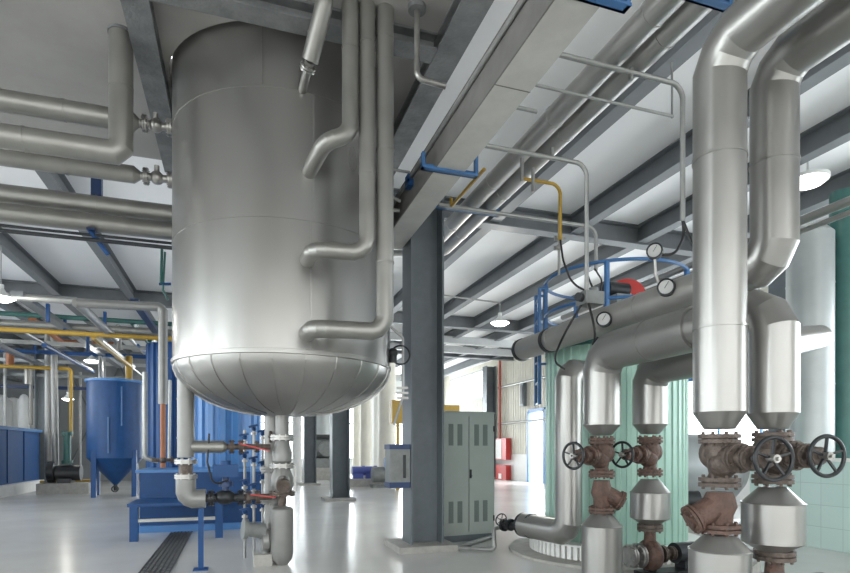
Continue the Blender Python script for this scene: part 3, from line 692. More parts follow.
cable([(3.98, 4.3, 3.62), (3.99, 4.29, 3.45), (3.92, 4.33, 3.30), (3.84, 4.40, 3.30), (3.79, 4.43, 3.33)], 'black cable looping from the conduit to the upper gauge')
cable([(3.98, 4.3, 3.62), (4.03, 4.25, 3.40), (4.06, 4.2, 3.25)], 'short black cable hanging beside the front left pipe')
cable([(3.90, 6.3, 4.14), (3.91, 6.25, 3.85), (4.0, 6.2, 3.55), (4.2, 6.1, 3.42)], 'black cable hanging from the yellow conduit behind the railing')
cable([(5.2, 7.42, 4.22), (5.1, 7.1, 3.95), (4.9, 6.9, 3.6), (4.75, 6.9, 3.5)], 'black cable from the bent conduit to the agitator')
cable([(4.3, 6.35, 3.98), (4.22, 6.2, 3.7), (4.35, 6.2, 3.45)], 'thin black cable loop inside the railing')
cable([(3.60, 5.26, 3.05), (3.58, 5.15, 2.85), (3.6, 5.12, 2.66), (3.68, 5.3, 2.58), (3.74, 5.28, 2.68)], 'black cable dropping from the junction box in front of the header')
cable([(3.58, 5.3, 3.08), (3.46, 5.5, 2.75), (3.52, 5.85, 2.50), (3.80, 6.05, 2.44)], 'black cable sagging from the junction box to the downpipe')

# twin pipes and duct
for k, x in enumerate((3.24, 3.507)):
    t = thing('overhead_pipe', ['left one of the twin shiny overhead pipes', 'right one of the twin shiny overhead pipes'][k], 'pipe', (x, 3, 5.03), 'twin overhead pipes')
    MB().tube([(x, -3, 5.03), (x, 9.3 + .3 * k, 5.03), (x - 1.2, 9.5 + .3 * k, 5.0)], .113, 32, .25, 4, seams=1.5).build('pipe', 'alu_pipe', t, 16)
t = thing('cable_duct', 'long beige grey square duct running to the top of the column', 'duct', (2.18, 4, 4.46))
MB().box((2.02, -2, 4.46), (2.34, 8.2, 4.50)).box((2.32, -2, 4.5), (2.34, 8.2, 4.80)).build('bottom_tray', 'duct', t)
for y_ in (4.25,): MB().box((2.018, y_ - .004, 4.456), (2.342, y_ + .004, 4.502)).build('joint', 'duct_side', t)
sd = MB().box((2.008, -2, 4.462), (2.02, 8.2, 4.84))
sd.build('side_panel', 'duct_side', t)
MB().cyl((1.985, -2, 4.74), (1.985, 8.2, 4.74), .02, n=10).build('conduit', 'galv', t)
def ubracket(x0, x1, y, z, h, label, l=True):
    m_ = MB().box((x0, y - .04, z - .05), (x1, y + .04, z - .03)).box((x0, y + .02, z - .05), (x1, y + .04, z + .02)).box((x1 - .03, y - .03, z - .05), (x1, y + .03, z + h))
    if l: m_.box((x0, y - .03, z - .05), (x0 + .03, y + .03, z + .12))
    return single(m_, 'pipe_bracket', 'rail_blue', label, 'bracket', 'blue pipe brackets')
ubracket(1.86, 2.50, 5.72, 4.488, .26, 'blue bracket slung under the duct halfway along')
ubracket(1.90, 2.52, 3.22, 4.488, .1, 'blue bracket slung under the near end of the duct')
ubracket(2.36, 3.66, 7.6, 4.945, .06, 'blue bracket at the column top carrying the twin pipes', False)
ubracket(3.12, 3.66, 3.46, 4.945, .04, 'blue bracket under the near end of the twin pipes', False)
single(MB().box((1.94, 6.5, 4.62), (2.02, 6.62, 4.70)).box((1.94, 6.5, 4.66), (1.96, 6.62, 4.76)), 'pipe_bracket', 'blue', 'small blue clip on the left side of the duct', 'bracket', 'blue pipe brackets')
tube([(1.40, 6.55, 4.80), (1.98, 6.55, 4.80)], .016, 'galv', 'thin grey rod from the vessel pipes to the duct clip', 0, group='grey conduits')
tube([(1.99, 7.0, 4.64), (1.72, 7.0, 4.72), (1.62, 7.0, 4.58)], .022, 'galv', 'curved grey tube stub left of the duct, upper', .1, group='grey conduits')
tube([(1.98, 7.0, 4.52), (1.66, 7.0, 4.50)], .022, 'galv', 'straight grey tube stub left of the duct, lower', .1, group='grey conduits')
t = thing('ceiling_pipe', 'bent grey pipe dropping from a ceiling rosette to the duct', 'pipe', (1.75, 5.05, 5.3))
pr = at(417, 6, z=ZS); MB().tube([(pr.x, pr.y, ZS - .01), (pr.x, pr.y, 5.20), (2.03, pr.y, 5.18)], .03, 12, .08, 4).build('pipe', 'steel', t)
MB().cyl((pr.x, pr.y, ZS - .05), (pr.x, pr.y, ZS - .002), .09).build('rosette', 'beam_old', t)
# pipe along the right of the column
tube([(2.60, 8.35, 5.05), (2.98, 8.35, 4.75), (2.98, 8.35, 2.1)], .045, 'galv', 'vertical grey pipe close along the right of the big column', .1, cat='pipe', name='service_pipe', n=14)

# ------------------------------------------------------------------ cabinet and boxes
def cabinet():
    A = math.radians(7); o = Vector((3.02, 8.30, 0)); R = Matrix.Rotation(A, 3, 'Z'); W, D, H = .98, .42, 2.04
    t = thing('control_cabinet', 'tall pale green two door cabinet standing beside the big column', 'cabinet', o)
    def L(mb):
        mb.v = [R @ v + o for v in mb.v]; return mb
    L(MB().box((0, .02, .1), (W, D, H)).box((-.01, .0, H), (W + .01, D + .01, H + .025))).build('body', 'cab', t)
    L(MB().box((.0, .0, 0), (W, D, .1))).build('plinth', 'column', t)
    for k in range(2):
        x0 = .035 + k * (W / 2 - .025); x1 = x0 + W / 2 - .045
        d = L(MB().box((x0, -.006, .15), (x1, .02, H - .05))).build('door', 'cab', t)
        for z0, z1 in ((1.52, 1.86), (.30, .64)):
            for j in range(2):
                xa = x0 + .09 + j * .16; lv = MB().box((xa, -.0075, z0), (xa + .085, -.006, z1))
                for q in range(12): lv.box((xa, -.013, z0 + q * .028), (xa + .085, -.0075, z0 + q * .028 + .012))
                L(lv).build('louvre_panel', 'cab_dark', d)
        for z in (.3, 1.75):
            xh = x0 - .018 if k == 0 else x1 + .004
            L(MB().box((xh, -.02, z), (xh + .014, 0, z + .09))).build('hinge', 'iron', d)
    L(MB().box((W / 2 + .015, -.03, 1.0), (W / 2 + .04, -.006, 1.14)).cyl((W / 2 + .027, -.045, 1.04), (W / 2 + .027, -.006, 1.04), .014)).build('handle', 'iron', t)
cabinet()
t = thing('switch_box', 'grey wall box with dark top and bottom on the left of the column', 'box', (2.17, 7.9, .9))
MB().box((2.06, 7.78, .99), (2.355, 8.06, 1.46)).build('case', 'grey', t); MB().box((2.05, 7.77, 1.46), (2.36, 8.07, 1.53)).build('lid', 'blue_dark', t); MB().box((2.05, 7.77, .91), (2.36, 8.07, .99)).build('bottom', 'blue_dark', t)
MB().box((2.25, 7.765, 1.05), (2.29, 7.78, 1.38)).build('handle', 'iron', t)
t = thing('level_switch', 'dark instrument with a looped black cable between the vessel and the column', 'instrument', (1.95, 7.3, 2.1))
c0 = at(393, 353, y=7.0)
MB().ball(c0, .065).cyl(c0 + Vector((-.04, 0, -.02)), c0 + Vector((-.3, .1, -.02)), .035).cyl(c0 + Vector((0, 0, -.12)), c0, .05).build('head', 'iron', t)
MB().torus(c0 + Vector((.1, 0, -.02)), (.2, 1, 0), .12, .012, 30, 8).build('cable_loop', 'black', t)
q = [at(390, 326, y=7.0), at(403, 338, y=7.0), at(403, 396, y=7.0), at(394, 425, y=7.0)]
MB().tube(q, .016, 10, .04).build('tube', 'galv', t)
for yy in (388, 393, 398): MB().bar(at(397, yy, y=6.99), at(408, yy, y=6.99), .035, .03).build('tap', 'steel', t)

# ------------------------------------------------------------------ left: pipes by the vessel
def side_pipe(y, z, r, x0, label, zname='overhead_pipe', valve=True, xe=-.72):
    t = thing(zname, label, 'pipe', (-3, y, z), 'overhead pipes left of the vessel')
    MB().tube([(-11, y, z), (xe - .45, y, z)], r, 24, seams=1.4).cyl((xe - .45, y, z), (xe - .38, y, z), r, .05).build('pipe', 'alu_dull', t, 20)
    if valve: MB().cyl((xe - .40, y, z), (xe + .05, y, z), .045).flange((xe - .32, y, z), (1, 0, 0), .1, .045).flange((xe - .05, y, z), (1, 0, 0), .1, .05).ball((xe - .2, y, z), .08).cyl((xe - .2, y, z), (xe - .2, y - .02, z + .14), .03).build('valve', 'steel', t)
side_pipe(7.45, 5.33, .115, 0, 'upper insulated pipe from the left with a valve at the vessel')
side_pipe(7.55, 4.75, .10, 0, 'lower insulated pipe from the left with a valve at the vessel')
t = thing('overhead_pipe', 'insulated pipe from the left that turns up through the ceiling beside the vessel', 'pipe', (-1.17, 6.8, 4.7), 'overhead pipes left of the vessel')
MB().tube([(-11, 6.8, 4.63), (-1.18, 6.8, 4.63), (-1.18, 6.8, 5.95)], .12, 24, .12, 2, seams=1.4).build('pipe', 'alu_dull', t, 20)
MB().cyl((-1.18, 6.8, 5.90), (-1.18, 6.8, 5.93), .13).build('collar', 'beam_old', t)
for k, (y, z, r) in enumerate(((9.5, 5.07, .14), (9.35, 4.76, .13))):
    t = thing('overhead_pipe', ['upper one of the two grey pipes passing behind the vessel', 'lower one of the two grey pipes passing behind the vessel'][k], 'pipe', (-3, y, z), 'overhead pipes left of the vessel')
    MB().tube([(-11, y, z), (1.9, y, z)], r, 24, seams=2.2).build('pipe', 'alu_dull', t, 20)
for k, z in enumerate((4.56, 4.49)):
    tube([(-11, 9.3, z), (1.9, 9.3, z)], .02 + .008 * k, 'iron', ['upper thin dark rod under the grey pipes left of the vessel', 'lower thin dark rod under the grey pipes left of the vessel'][k], 0, group='thin dark rods')
tube([(-11, 8.6, 5.2), (-.75, 8.6, 5.2)], .012, 'rail_blue', 'thin blue tube left of the vessel above the grey pipes', 0, name='thin_tube')
single(MB().box((-2.06, 9.55, 4.78), (-1.92, 9.66, 5.75)).box((-2.04, 9.2, 4.60), (-1.94, 9.66, 4.63)), 'pipe_hanger', 'blue_dark', 'dark blue hanger carrying the grey pipes left of the vessel', 'hanger')
single(MB().bar((-2.0, 9.25, 4.60), (-1.82, 9.5, 4.36), .05, .04), 'angle_brace', 'blue', 'short slanting blue brace under the grey pipes', 'brace')
t = thing('pipe_stand', 'slim green vertical tubes hanging from the ceiling just left of the vessel', 'tube', (-1.2, 12, 4.5))
MB().tube([at(162, 248, y=11.9), at(161, 284, y=11.9)], .025, 8).tube([at(165, 252, y=11.9), at(163, 290, y=11.9), at(168, 300, y=11.9)], .02, 8).build('tubes', 'mint_dark', t); MB().bar(at(159, 284, y=11.9), at(171, 284, y=11.9), .04, .04).build('crossbar', 'blue', t)

# ------------------------------------------------------------------ left background
t = thing('insulated_pipe', 'white insulated pipe bent down beside the vessel in the left background', 'pipe', at(163, 404, y=12.3))
a, b, c = at(77, 303, y=12.3), at(163, 307, y=12.3), at(163, 404, y=12.3); b.x = c.x
MB().tube([a, b, c], .088, 20, .12, 3, seams=1.2).build('pipe', 'lag', t, 18); 
e = at(110, 329, x=a.x + .0); MB().tube([a, (a.x, a.y + 3.6, a.z)], .09, 20).build('branch', 'lag', t)
MB().tube([c, (c.x, c.y, .75)], .05, 12).build('lower_pipe', 'orange', t)
for k, z in enumerate((1.25, .95)): MB().cyl((c.x - .2, c.y, z), (c.x + .25, c.y, z), .035, n=10).ball((c.x, c.y, z), .07, 12).flange((c.x + .16, c.y, z), (1, 0, 0), .07, .03, 6).build('valve', 'rust_grey', t)
tube([at(145, 372, y=14), at(145, 458, y=14), at(158, 461, y=14)], .055, 'galv', 'grey vertical pipe right of the blue hopper tank', .1, cat='pipe', name='service_pipe', n=14)
tube([at(170, 380, y=12.8), at(169, 462, y=12.8)], .03, 'galv', 'thin vertical tube in front of the tall blue tanks', 0, cat='pipe', name='service_pipe')
tube([(-11, 15, 4.15), (.5, 15, 4.15)], .055, 'yellow', 'long yellow pipe crossing the left background', 0, cat='pipe', name='yellow_pipe', n=14, group='yellow pipes')
p_ = at(93, 337, y=15.05); tube([p_, (p_.x, 20.0, p_.z)], .06, 'yellow', 'yellow branch pipe running back from the long yellow pipe', 0, cat='pipe', name='yellow_pipe', n=12, group='yellow pipes')
p_ = at(129, 356, y=20.1); tube([p_, (p_.x, p_.y, 3.4)], .10, 'yellow', 'thick vertical yellow pipe into the blue hopper tank', 0, cat='pipe', name='yellow_pipe', n=14, group='yellow pipes')
p_ = at(71, 369, y=22); tube([(-10.9, 22, p_.z), p_, (p_.x, 22, 1.9)], .06, 'yellow', 'yellow pipe bending down above the dark pump', .12, cat='pipe', name='yellow_pipe', n=12, group='yellow pipes')
tube([(-10.9, 13.5, at(40, 300, y=13.5).z), at(77, 301, y=13.5)], .075, 'galv', 'grey pipe from the left ending at the white pipe elbow', 0, cat='pipe', name='service_pipe', n=14)
tube([(-10.9, 16.5, at(60, 317, y=16.5).z), (-.2, 16.5, at(60, 317, y=16.5).z)], .06, 'mint_dark', 'dark green pipe crossing below the grey ceiling girder at left', 0, cat='pipe', name='service_pipe', n=14)
tube([(-10.9, 17.0, at(60, 326, y=17).z), (-.2, 17.0, at(60, 326, y=17).z)], .09, 'alu_dull', 'grey insulated pipe crossing behind the white elbow at left', 0, cat='pipe', name='service_pipe', n=14)
p_ = at(32, 319, y=18.5); q_ = at(62, 342, y=22.5); tube([p_, q_, (q_.x + 1.6, q_.y, q_.z)], .09, 'orange', 'orange brown pipe slanting back then right under the ceiling at left', .2, cat='pipe', name='service_pipe', n=14)
for k, (py, y, m_) in enumerate(((353, 21, 'blue'), (331, 17.8, 'blue'), (362, 24, 'beam_light'), (344, 19.5, 'galv'), (388, 26, 'blue_dark'), (376, 25, 'grey'))):
    z = at(60, py, y=y).z; x0 = -10.9 if k != 1 else at(89, 331, y=17.8).x
    single(MB().box((x0, y - .05, z - .06), (-.6 if y < 22 else -2.2, y + .05, z + .06)), 'rack_rail', m_, ['blue rack rail behind the yellow pipe at left', 'short blue rack rail just above the yellow pipe', 'pale rack rail high in the left background', 'thin grey rack rail between the blue rails',
           'dark blue rail above the white tanks at far left', 'grey rail above the hopper tank'][k], 'rail', 'pipe rack rails at left')
for k, (px, py0, py1, y) in enumerate(((48, 304, 322, 14.5), (65, 318, 334, 16.7), (105, 312, 326, 15.5), (88, 326, 352, 18), (35, 340, 354, 20.5))):
    single(MB().bar(at(px, py0, y=y), at(px, py1, y=y), .10, .06), 'rack_hanger', 'blue', ['blue hanger under the grey pipe at far left', 'blue hanger by the yellow pipe left of the hopper tank', 'blue hanger beneath the white elbow pipe', 'blue hanger between the two blue rack rails', 'blue hanger above the blue vat'][k], 'hanger', 'blue rack hangers at left')
for k in range(9):
    px = (20, 44, 100, 112, 118, 132, 138, 146, 150)[k]; py = (330, 345, 340, 352, 326, 322, 345, 330, 340)[k]; y = 15.6 + k * .6
    p_ = at(px, py, y=y); m_ = ('alu_dull', 'blue', 'galv', 'alu_dull', 'galv', 'mint_dark', 'rail_blue', 'galv', 'mint_dark')[k]
    tube([p_, (p_.x, p_.y + 5, p_.z)], .04 + .02 * (k % 3), m_, ('grey pipe over the blue vat running back', 'blue pipe running back by the dark column', 'grey tube behind the yellow branch', 'dull pipe running back above the hopper tank',
         'grey tube left of the white downpipe', 'dark green tube beside the white downpipe', 'pale blue tube running back near the white downpipe', 'grey tube closest to the white downpipe', 'dark green tube running back behind the white downpipe')[k], 0, cat='pipe', name='rack_pipe', group='rack pipes running back at left')
for k, (px, py0, py1, y, r, m_) in enumerate(((100, 356, 381, 20.6, .05, 'galv'), (104, 357, 381, 20.9, .04, 'galv'), (5, 345, 430, 24.8, .05, 'galv'), (31, 356, 425, 25.8, .07, 'alu_dull'), (119, 330, 350, 17.2, .07, 'alu_dull'), (10, 352, 368, 23.0, .12, 'orange'), (28, 366, 384, 23.4, .12, 'alu_dull'), (80, 372, 470, 26.5, .06, 'galv'))):
    tube([at(px, py0, y=y), at(px, py1, y=y)], r, m_, ('left of two thin vertical tubes entering the hopper tank top', 'right of two thin vertical tubes entering the hopper tank top', 'thin vertical tube over the blue vat at the left edge', 'dull vertical pipe over the far end of the blue vat',
         'short dull drop pipe above the yellow branch', 'short brown drop pipe over the blue vat', 'short grey drop pipe over the blue vat', 'thin tall tube on the grey back wall left of the hopper tank')[k], 0, cat='pipe', name='drop_pipe', group='drop pipes at left')
for k, (x, y0, y1, z, w_, m_) in enumerate(((-4.2, 13.4, 24, 4.55, .22, 'beam'), (-6.4, 14, 26, 4.35, .2, 'beam'), (-2.1, 13.6, 22, 4.62, .16, 'blue_dark'), (-8.4, 15, 27, 4.2, .25, 'beam_old'))):
    single(MB().box((x - w_ / 2, y0, z), (x + w_ / 2, y1, z + .1)), 'cable_tray', m_, ('grey cable tray running back above the hopper tank', 'grey cable tray running back above the dark column', 'dark blue cable tray running back nearest the vessel', 'dark cable tray running back above the blue vat')[k], 'tray', 'cable trays running back at left')
# pendant lamps
def lamp(p, drop, label, power=60, r=.2):
    t = thing('pendant_lamp', label, 'lamp', p, 'lit pendant lamps')
    x, y, z = p
    MB().lathe([(r, 0), (r * .9, .03), (r * .35, .12), (.04, .2)], p, n=24, caps=False).cyl((x, y, z + .18), (x, y, z + .26), .05, n=12).build('shade', 'lampshade', t)
    MB().lathe([(.02, -.07), (r * .62, -.055), (r * .9, -.01), (r * .9, .02)], p, n=20).build('bulb', 'lamp', t)
    MB().cyl((x, y, z + .25), (x, y, z + drop), .012, n=8).build('rod', 'galv', t)
    l = bpy.data.lights.new('lamp_light', 'POINT'); l.energy = power; l.color = (1, .98, .92); l.shadow_soft_size = .12
    o = bpy.data.objects.new('lamp_light', l); col.objects.link(o); o.location = (x, y, z - .22)
lp = at(500, 323, y=13.2); lamp(lp, .46, 'lit pendant lamp hanging between the big column and the railing', 70, .24)
tube([(lp.x, lp.y, lp.z + .46), (lp.x - .02, lp.y, lp.z + .52), (lp.x - 1.7, lp.y, lp.z + .58)], .02, 'galv', 'thin lamp arm above the lit pendant lamp', .1, name='lamp_arm')
l2 = at(92, 361, y=21); lamp(l2, 1.2, 'lit pendant lamp above the blue hopper tank', 22, .24)
l3 = at(68, 399, y=24); lamp(l3, 1.2, 'lit pendant lamp low beside the vertical yellow pipe', 22, .2)
l4 = at(1, 298, y=12.9); lamp(l4, 1.0, 'lit pendant lamp at the left edge of the view', 22, .24)
p_ = at(808, 181, z=5.62)
t = thing('ceiling_light', 'round white ceiling light right of the tall pipes', 'lamp', p_)
MB().lathe([(.03, -.09), (.2, -.06), (.27, 0)], p_, n=28).build('dome', 'glass_dial', t); MB().cyl(p_ + Vector((0, 0, 0)), p_ + Vector((0, 0, .05)), .29, n=28).cyl(p_ + Vector((0, 0, .05)), p_ + Vector((0, 0, .48)), .02, n=8).build('rim', 'lampshade', t)

# blue hopper tank
def hopper():
    x, y = -3.66, 20.2; r = .80
    t = thing('hopper_tank', 'blue cylindrical tank with conical bottom on four legs', 'tank', (x, y, 0))
    MB().lathe([(.06, .35), (r, 1.2), (r, 3.62)], (x, y, 0), n=48).build('shell', 'blue', t)
    MB().lathe([(r, 3.56), (r + .05, 3.57), (r + .05, 3.64), (r, 3.65)], (x, y, 0), n=48).build('rim', 'blue_light', t)
    for k in range(4):
        a = PI / 4 + k * PI / 2 + .12; p = Vector((x + math.cos(a) * r * .97, y + math.sin(a) * r * .97, 0)); MB().bar(p, p + Vector((0, 0, 1.45)), .14, .14).build('leg', 'blue', t)
    MB().cyl((x, y, .16), (x, y, .36), .06, n=12).torus((x, y - .1, .22), (0, 1, 0), .09, .02, 16, 6).build('outlet', 'iron', t)
    g = MB(); p = Vector((x - .05, y - r - .03, 0)); g.bar(p + Vector((0, 0, 1.35)), p + Vector((0, 0, 2.45)), .05, .05); p2 = Vector((x + .30, y - r * .93, 0)); g.bar(p2 + Vector((0, 0, 2.2)), p2 + Vector((0, 0, 3.4)), .04, .04)
    g.build('sight_tube', 'rail_blue', t)
hopper()
t = thing('blue_vat', 'long blue rectangular vat on a pale kerb at the left edge', 'tank', (-8, 22, 0))
MB().box((-9.9, 17.5, .35), (-7.0, 24.6, 2.1)).build('body', 'blue', t); MB().box((-9.95, 17.4, 2.1), (-6.92, 24.7, 2.2)).build('rim', 'rail_blue', t); MB().box((-10.1, 17.2, 0), (-6.75, 24.55, .35)).build('kerb', 'white', t)
for yy in (18.6, 21.5, 23.0): MB().box((-7.0, yy - .04, .4), (-6.97, yy + .04, 2.1)).build('stiffener', 'blue', t)
for k in range(4):
    px = (-2, 13, 24, 35)[k]; y = (26.6, 28.0, 26.4, 28.4)[k]; p_ = at(px, 440, y=y); w = (.44, .34, .2, .3)[k]
    single(MB().lathe([(w, 0), (w, 3.4 - .2 * (k % 2)), (w * .6, 3.6), (.05, 3.66)], (p_.x, y, 0), n=28), 'white_tank', 'white', ['leftmost white round tank behind the blue vat', 'second white round tank behind the blue vat', 'narrow white round tank behind the blue vat', 'white round tank behind the vat beside the dark column'][k], 'tank', 'white tanks behind the blue vat')
t = thing('dark_pump', 'black pump on a concrete block left of the hopper tank', 'pump', at(66, 486, y=21.8))
p_ = at(66, 484, y=21.8); p_.z = 0
MB().box((p_.x - .75, p_.y - .4, 0), (p_.x + .75, p_.y + .4, .35)).build('block', 'concrete', t)
MB().cyl((p_.x - .35, p_.y, .68), (p_.x + .45, p_.y, .68), .26).lathe([(.1, -.15), (.36, -.1), (.36, .1), (.1, .15)], (p_.x - .4, p_.y, .72), (1, 0, 0)).bar((p_.x, p_.y, .35), (p_.x, p_.y, .5), .6, .4).build('casing', 'iron', t)
MB().cyl((p_.x + .05, p_.y - .05, 1.0), (p_.x + .05, p_.y - .05, 2.0), .11).flange((p_.x + .05, p_.y - .05, 1.05), (0, 0, 1), .17, .08).flange((p_.x + .05, p_.y - .05, 2.0), (0, 0, 1), .17, .1).build('green_riser', 'mint_dark', t)
MB().cyl((p_.x - .3, p_.y, .8), (p_.x - .35, p_.y, 5.2), .10).cyl((p_.x - .6, p_.y + .4, .0), (p_.x - .6, p_.y + .4, 5.6), .13).build('white_riser', 'lag', t)
tube([at(40, 482, y=23), at(100, 480, y=23)], .05, 'yellow', 'low yellow pipe near the floor behind the dark pump', 0, cat='pipe', name='yellow_pipe', group='yellow pipes')
xb = MB()
for k in range(3): 
    x0 = -7.4 + k * 2.2; xb.bar((x0, 29.72, .4), (x0 + 2.2, 29.72, 5.4), .09, .06); xb.bar((x0 + 2.2, 29.70, .4), (x0, 29.70, 5.4), .09, .06)
single(xb, 'cross_bracing', 'beam', 'grey diagonal cross bracing on the back wall behind the hopper tank', 'brace', None, 'structure')

# blue equipment behind the vessel
for k, (px, y, r, m_, lab) in enumerate(((176, 16.4, .72, 'blue', 'dark blue tall tank partly hidden behind the vessel at left'), (227, 14.2, .78, 'blue_light', 'bright blue ribbed tank behind the vessel bottom'))):
    p_ = at(px, 440, y=y); t = thing('tall_tank', lab, 'tank', (p_.x, y, 0), 'tall blue tanks behind the vessel')
    n = 18; vs, fs = [], []
    for i in range(n):
        for da, rr in ((0, r), (.4, r), (.55, r - .05), (.85, r - .05)):
            b_ = 2 * PI * (i + da) / n
            for z in (.9 if k else .1, 4.2): vs.append((p_.x + math.cos(b_) * rr, y + math.sin(b_) * rr, z))
    m2 = len(vs) // 2
    for i in range(m2): j = (i + 1) % m2; fs.append((2 * i, 2 * j, 2 * j + 1, 2 * i + 1))
    fs += [tuple(2 * i + 1 for i in range(m2)), tuple(2 * i for i in reversed(range(m2)))]
    MB().add(vs, fs).build('shell', m_, t, 25); MB().cyl((p_.x, y, 0), (p_.x, y, .9 if k else .1), r * .9, n=32).build('skirt', 'blue_dark', t)
t = thing('blue_skid', 'blue box tank in a blue frame stand left of the vessel outlet', 'tank', (-.85, 11, 0))
MB().box((-1.62, 11.0, .12), (.45, 12.3, 1.05)).build('box_tank', 'blue', t); MB().box((-1.68, 10.94, 1.05), (.50, 12.36, 1.1)).box((-1.68, 10.94, .0), (.50, 12.36, .12)).build('rim', 'blue_light', t)
for x in (-1.55, -.28): MB().box((x - .06, 9.95, 0), (x + .06, 10.05, .58)).build('leg', 'blue', t)
MB().box((-1.64, 9.93, .55), (-.2, 10.94, .6)).build('deck', 'blue', t)
MB().box((-1.55, 9.97, .3), (-.28, 10.02, .35)).build('rail', 'galv', t)
tube([at(252, 425, y=10.5), at(252, 505, y=10.5)], .03, 'rail_blue', 'thin blue vertical tube behind the sampling tubes', 0, cat='pipe', name='service_pipe')

# floor drain
g = MB()
def gy(f): return 6.0 + f
x0, x1 = -1.10, -.75
for k in range(7): g.box((x0 + k * .056, 3.2, -.01), (x0 + k * .056 + .014, 10.9, .006))
for k in range(85): g.box((x0, 3.2 + k * .09, -.012), (x1 - .006, 3.2 + k * .09 + .02, .002))
single(g, 'floor_drain', 'grate', 'long dark steel drain grating in the floor below the left of the vessel', 'drain')
bpy.data.objects['floor_drain'].location.z = .006

# ------------------------------------------------------------------ far right of the vessel
def bgcyl(px, y, r, z0, z1, m_, name, label, cat, group=None):
    p_ = at(px, 440, y=y); return single(MB().lathe([(r, z0), (r, z1), (r * .6, z1 + .12), (.02, z1 + .15)], (p_.x, y, 0), n=28), name, m_, label, cat, group)
bgcyl(366, 26, .26, 0, 5.4, 'cream', 'cream_pipe', 'left cream vertical pipe in the bright far end', 'pipe', 'cream pipes at the far end')
bgcyl(378, 27, .24, 0, 5.4, 'white', 'cream_pipe', 'right cream vertical pipe in the bright far end', 'pipe', 'cream pipes at the far end')
bgcyl(357, 29, .22, 0, 5.4, 'cream', 'cream_pipe', 'thin pale vertical pipe just right of the second column', 'pipe', 'cream pipes at the far end')
bgcyl(387, 23.5, .36, .7, 5.2, 'cream', 'cream_vessel', 'wide cream vessel behind the switch box', 'tank')
bgcyl(322, 28, .42, 2.2, 5.2, 'drum', 'grey_drum', 'grey drum above the machine between the two far columns', 'tank')
bgcyl(297, 26, .2, 0, 5.4, 'white', 'cream_pipe', 'white vertical pipe left of the farther column', 'pipe', 'cream pipes at the far end')
bgcyl(255, 27, .16, 0, 5.4, 'white', 'cream_pipe', 'white vertical pipe behind the sampling tubes', 'pipe', 'cream pipes at the far end')
p_ = at(322, 470, y=28); p_.z = 0
t = thing('far_machine', 'grey round machine between the two far columns', 'machine', p_)
MB().cyl(p_ + Vector((-.7, 0, 1.55)), p_ + Vector((.7, 0, 1.55)), .5, n=28).box((p_.x - .9, p_.y - .5, .6), (p_.x + .9, p_.y + .5, 1.05)).cyl(p_ + Vector((.1, -.75, 1.5)), p_ + Vector((.1, 0, 1.5)), .36).build('body', 'grey', t)
MB().box((p_.x - 1.0, p_.y - .6, 0), (p_.x + 1.0, p_.y + .6, .6)).build('base', 'concrete', t); MB().box((p_.x - .7, p_.y - .4, 2.05), (p_.x + .7, p_.y + .4, 2.2)).build('top_plate', 'iron', t)
for k, px in enumerate((358, 370)):
    p_ = at(px, 470, y=22.5); p_.z = 0
    t = thing('blue_pump', ['left violet blue pump on the far plinth', 'right violet blue pump on the far plinth'][k], 'pump', p_, 'violet blue pumps')
    MB().cyl(p_ + Vector((-.24, 0, .62)), p_ + Vector((.18, 0, .62)), .17).lathe([(.05, -.08), (.2, -.05), (.2, .05), (.05, .08)], p_ + Vector((.22, 0, .62)), (1, 0, 0)).box((p_.x - .2, p_.y - .15, .3), (p_.x + .2, p_.y + .15, .5)).build('casing', 'navy', t)
p_ = at(365, 470, y=22.5); single(MB().box((p_.x - 1.0, 22.1, 0), (p_.x + 1.3, 22.9, .3)), 'plinth', 'concrete', 'low concrete plinth under the violet blue pumps', 'plinth')
p_ = at(380, 470, y=21.8); p_.z = 0
t = thing('far_compressor', 'grey and blue compressor set in front of the wide cream vessel', 'machine', (p_.x, 21.5, 0))
MB().box((p_.x - .45, 21.1, .0), (p_.x + .7, 21.7, .12)).cyl((p_.x - .4, 21.4, .5), (p_.x + .5, 21.4, .5), .3).build('frame', 'grey', t); MB().cyl((p_.x + .05, 21.2, .95), (p_.x + .65, 21.2, .95), .22).bar((p_.x + .3, 21.3, .5), (p_.x + .3, 21.3, .9), .3, .3).build('motor', 'blue_light', t)
p_ = at(396, 412, y=20); single(MB().box((p_.x - .2, 19.8, p_.z - .42), (p_.x + .9, 20.2, p_.z + .42)).box((p_.x + .0, 19.9, 0), (p_.x + .1, 20.0, p_.z)), 'yellow_hoist', 'yellow', 'yellow box on a post, half hidden behind the big column', 'box')
# fire boxes and red pipe on the window wall
for k, (z0, z1) in enumerate(((.98, 2.02), (.0, .72))):
    t = thing('fire_box', ['red and white fire box on the window wall, upper', 'red fire box on the floor below the other one'][k], 'box', (12.3, 25.2, z0), 'red fire boxes')
    MB().box((12.25, 24.6, z0), (12.52, 25.75, z1)).build('case', 'red', t); MB().box((12.24, 25.1, z0 + .04), (12.25, 25.72, z1 - .04) if k == 0 else (12.25, 25.4, z0 + .3)).build('door', 'white', t)
tube([(12.35, 25.45, 2.0), (12.35, 25.45, 5.9)], .06, 'fire', 'vertical red fire pipe above the red boxes', 0, cat='pipe', name='fire_pipe', n=14)
for k, z in enumerate((2.75, 4.55)):
    tube([(12.42, 15, z), (12.42, 25.8, z)], .05, 'galv', ['lower grey wall rail right of the red pipe', 'upper grey wall rail right of the red pipe'][k], 0, cat='rail', name='wall_rail', group='grey wall rails')
t = thing('wall_speaker', 'dark hanging box on the wall above the bright doorway', 'box', (12.4, 23.6, 3.6)); MB().box((12.32, 23.0, 3.45), (12.5, 23.3, 4.5)).build('case', 'column', t); MB().box((12.30, 23.05, 3.55), (12.32, 23.25, 4.4)).build('front', 'iron', t)
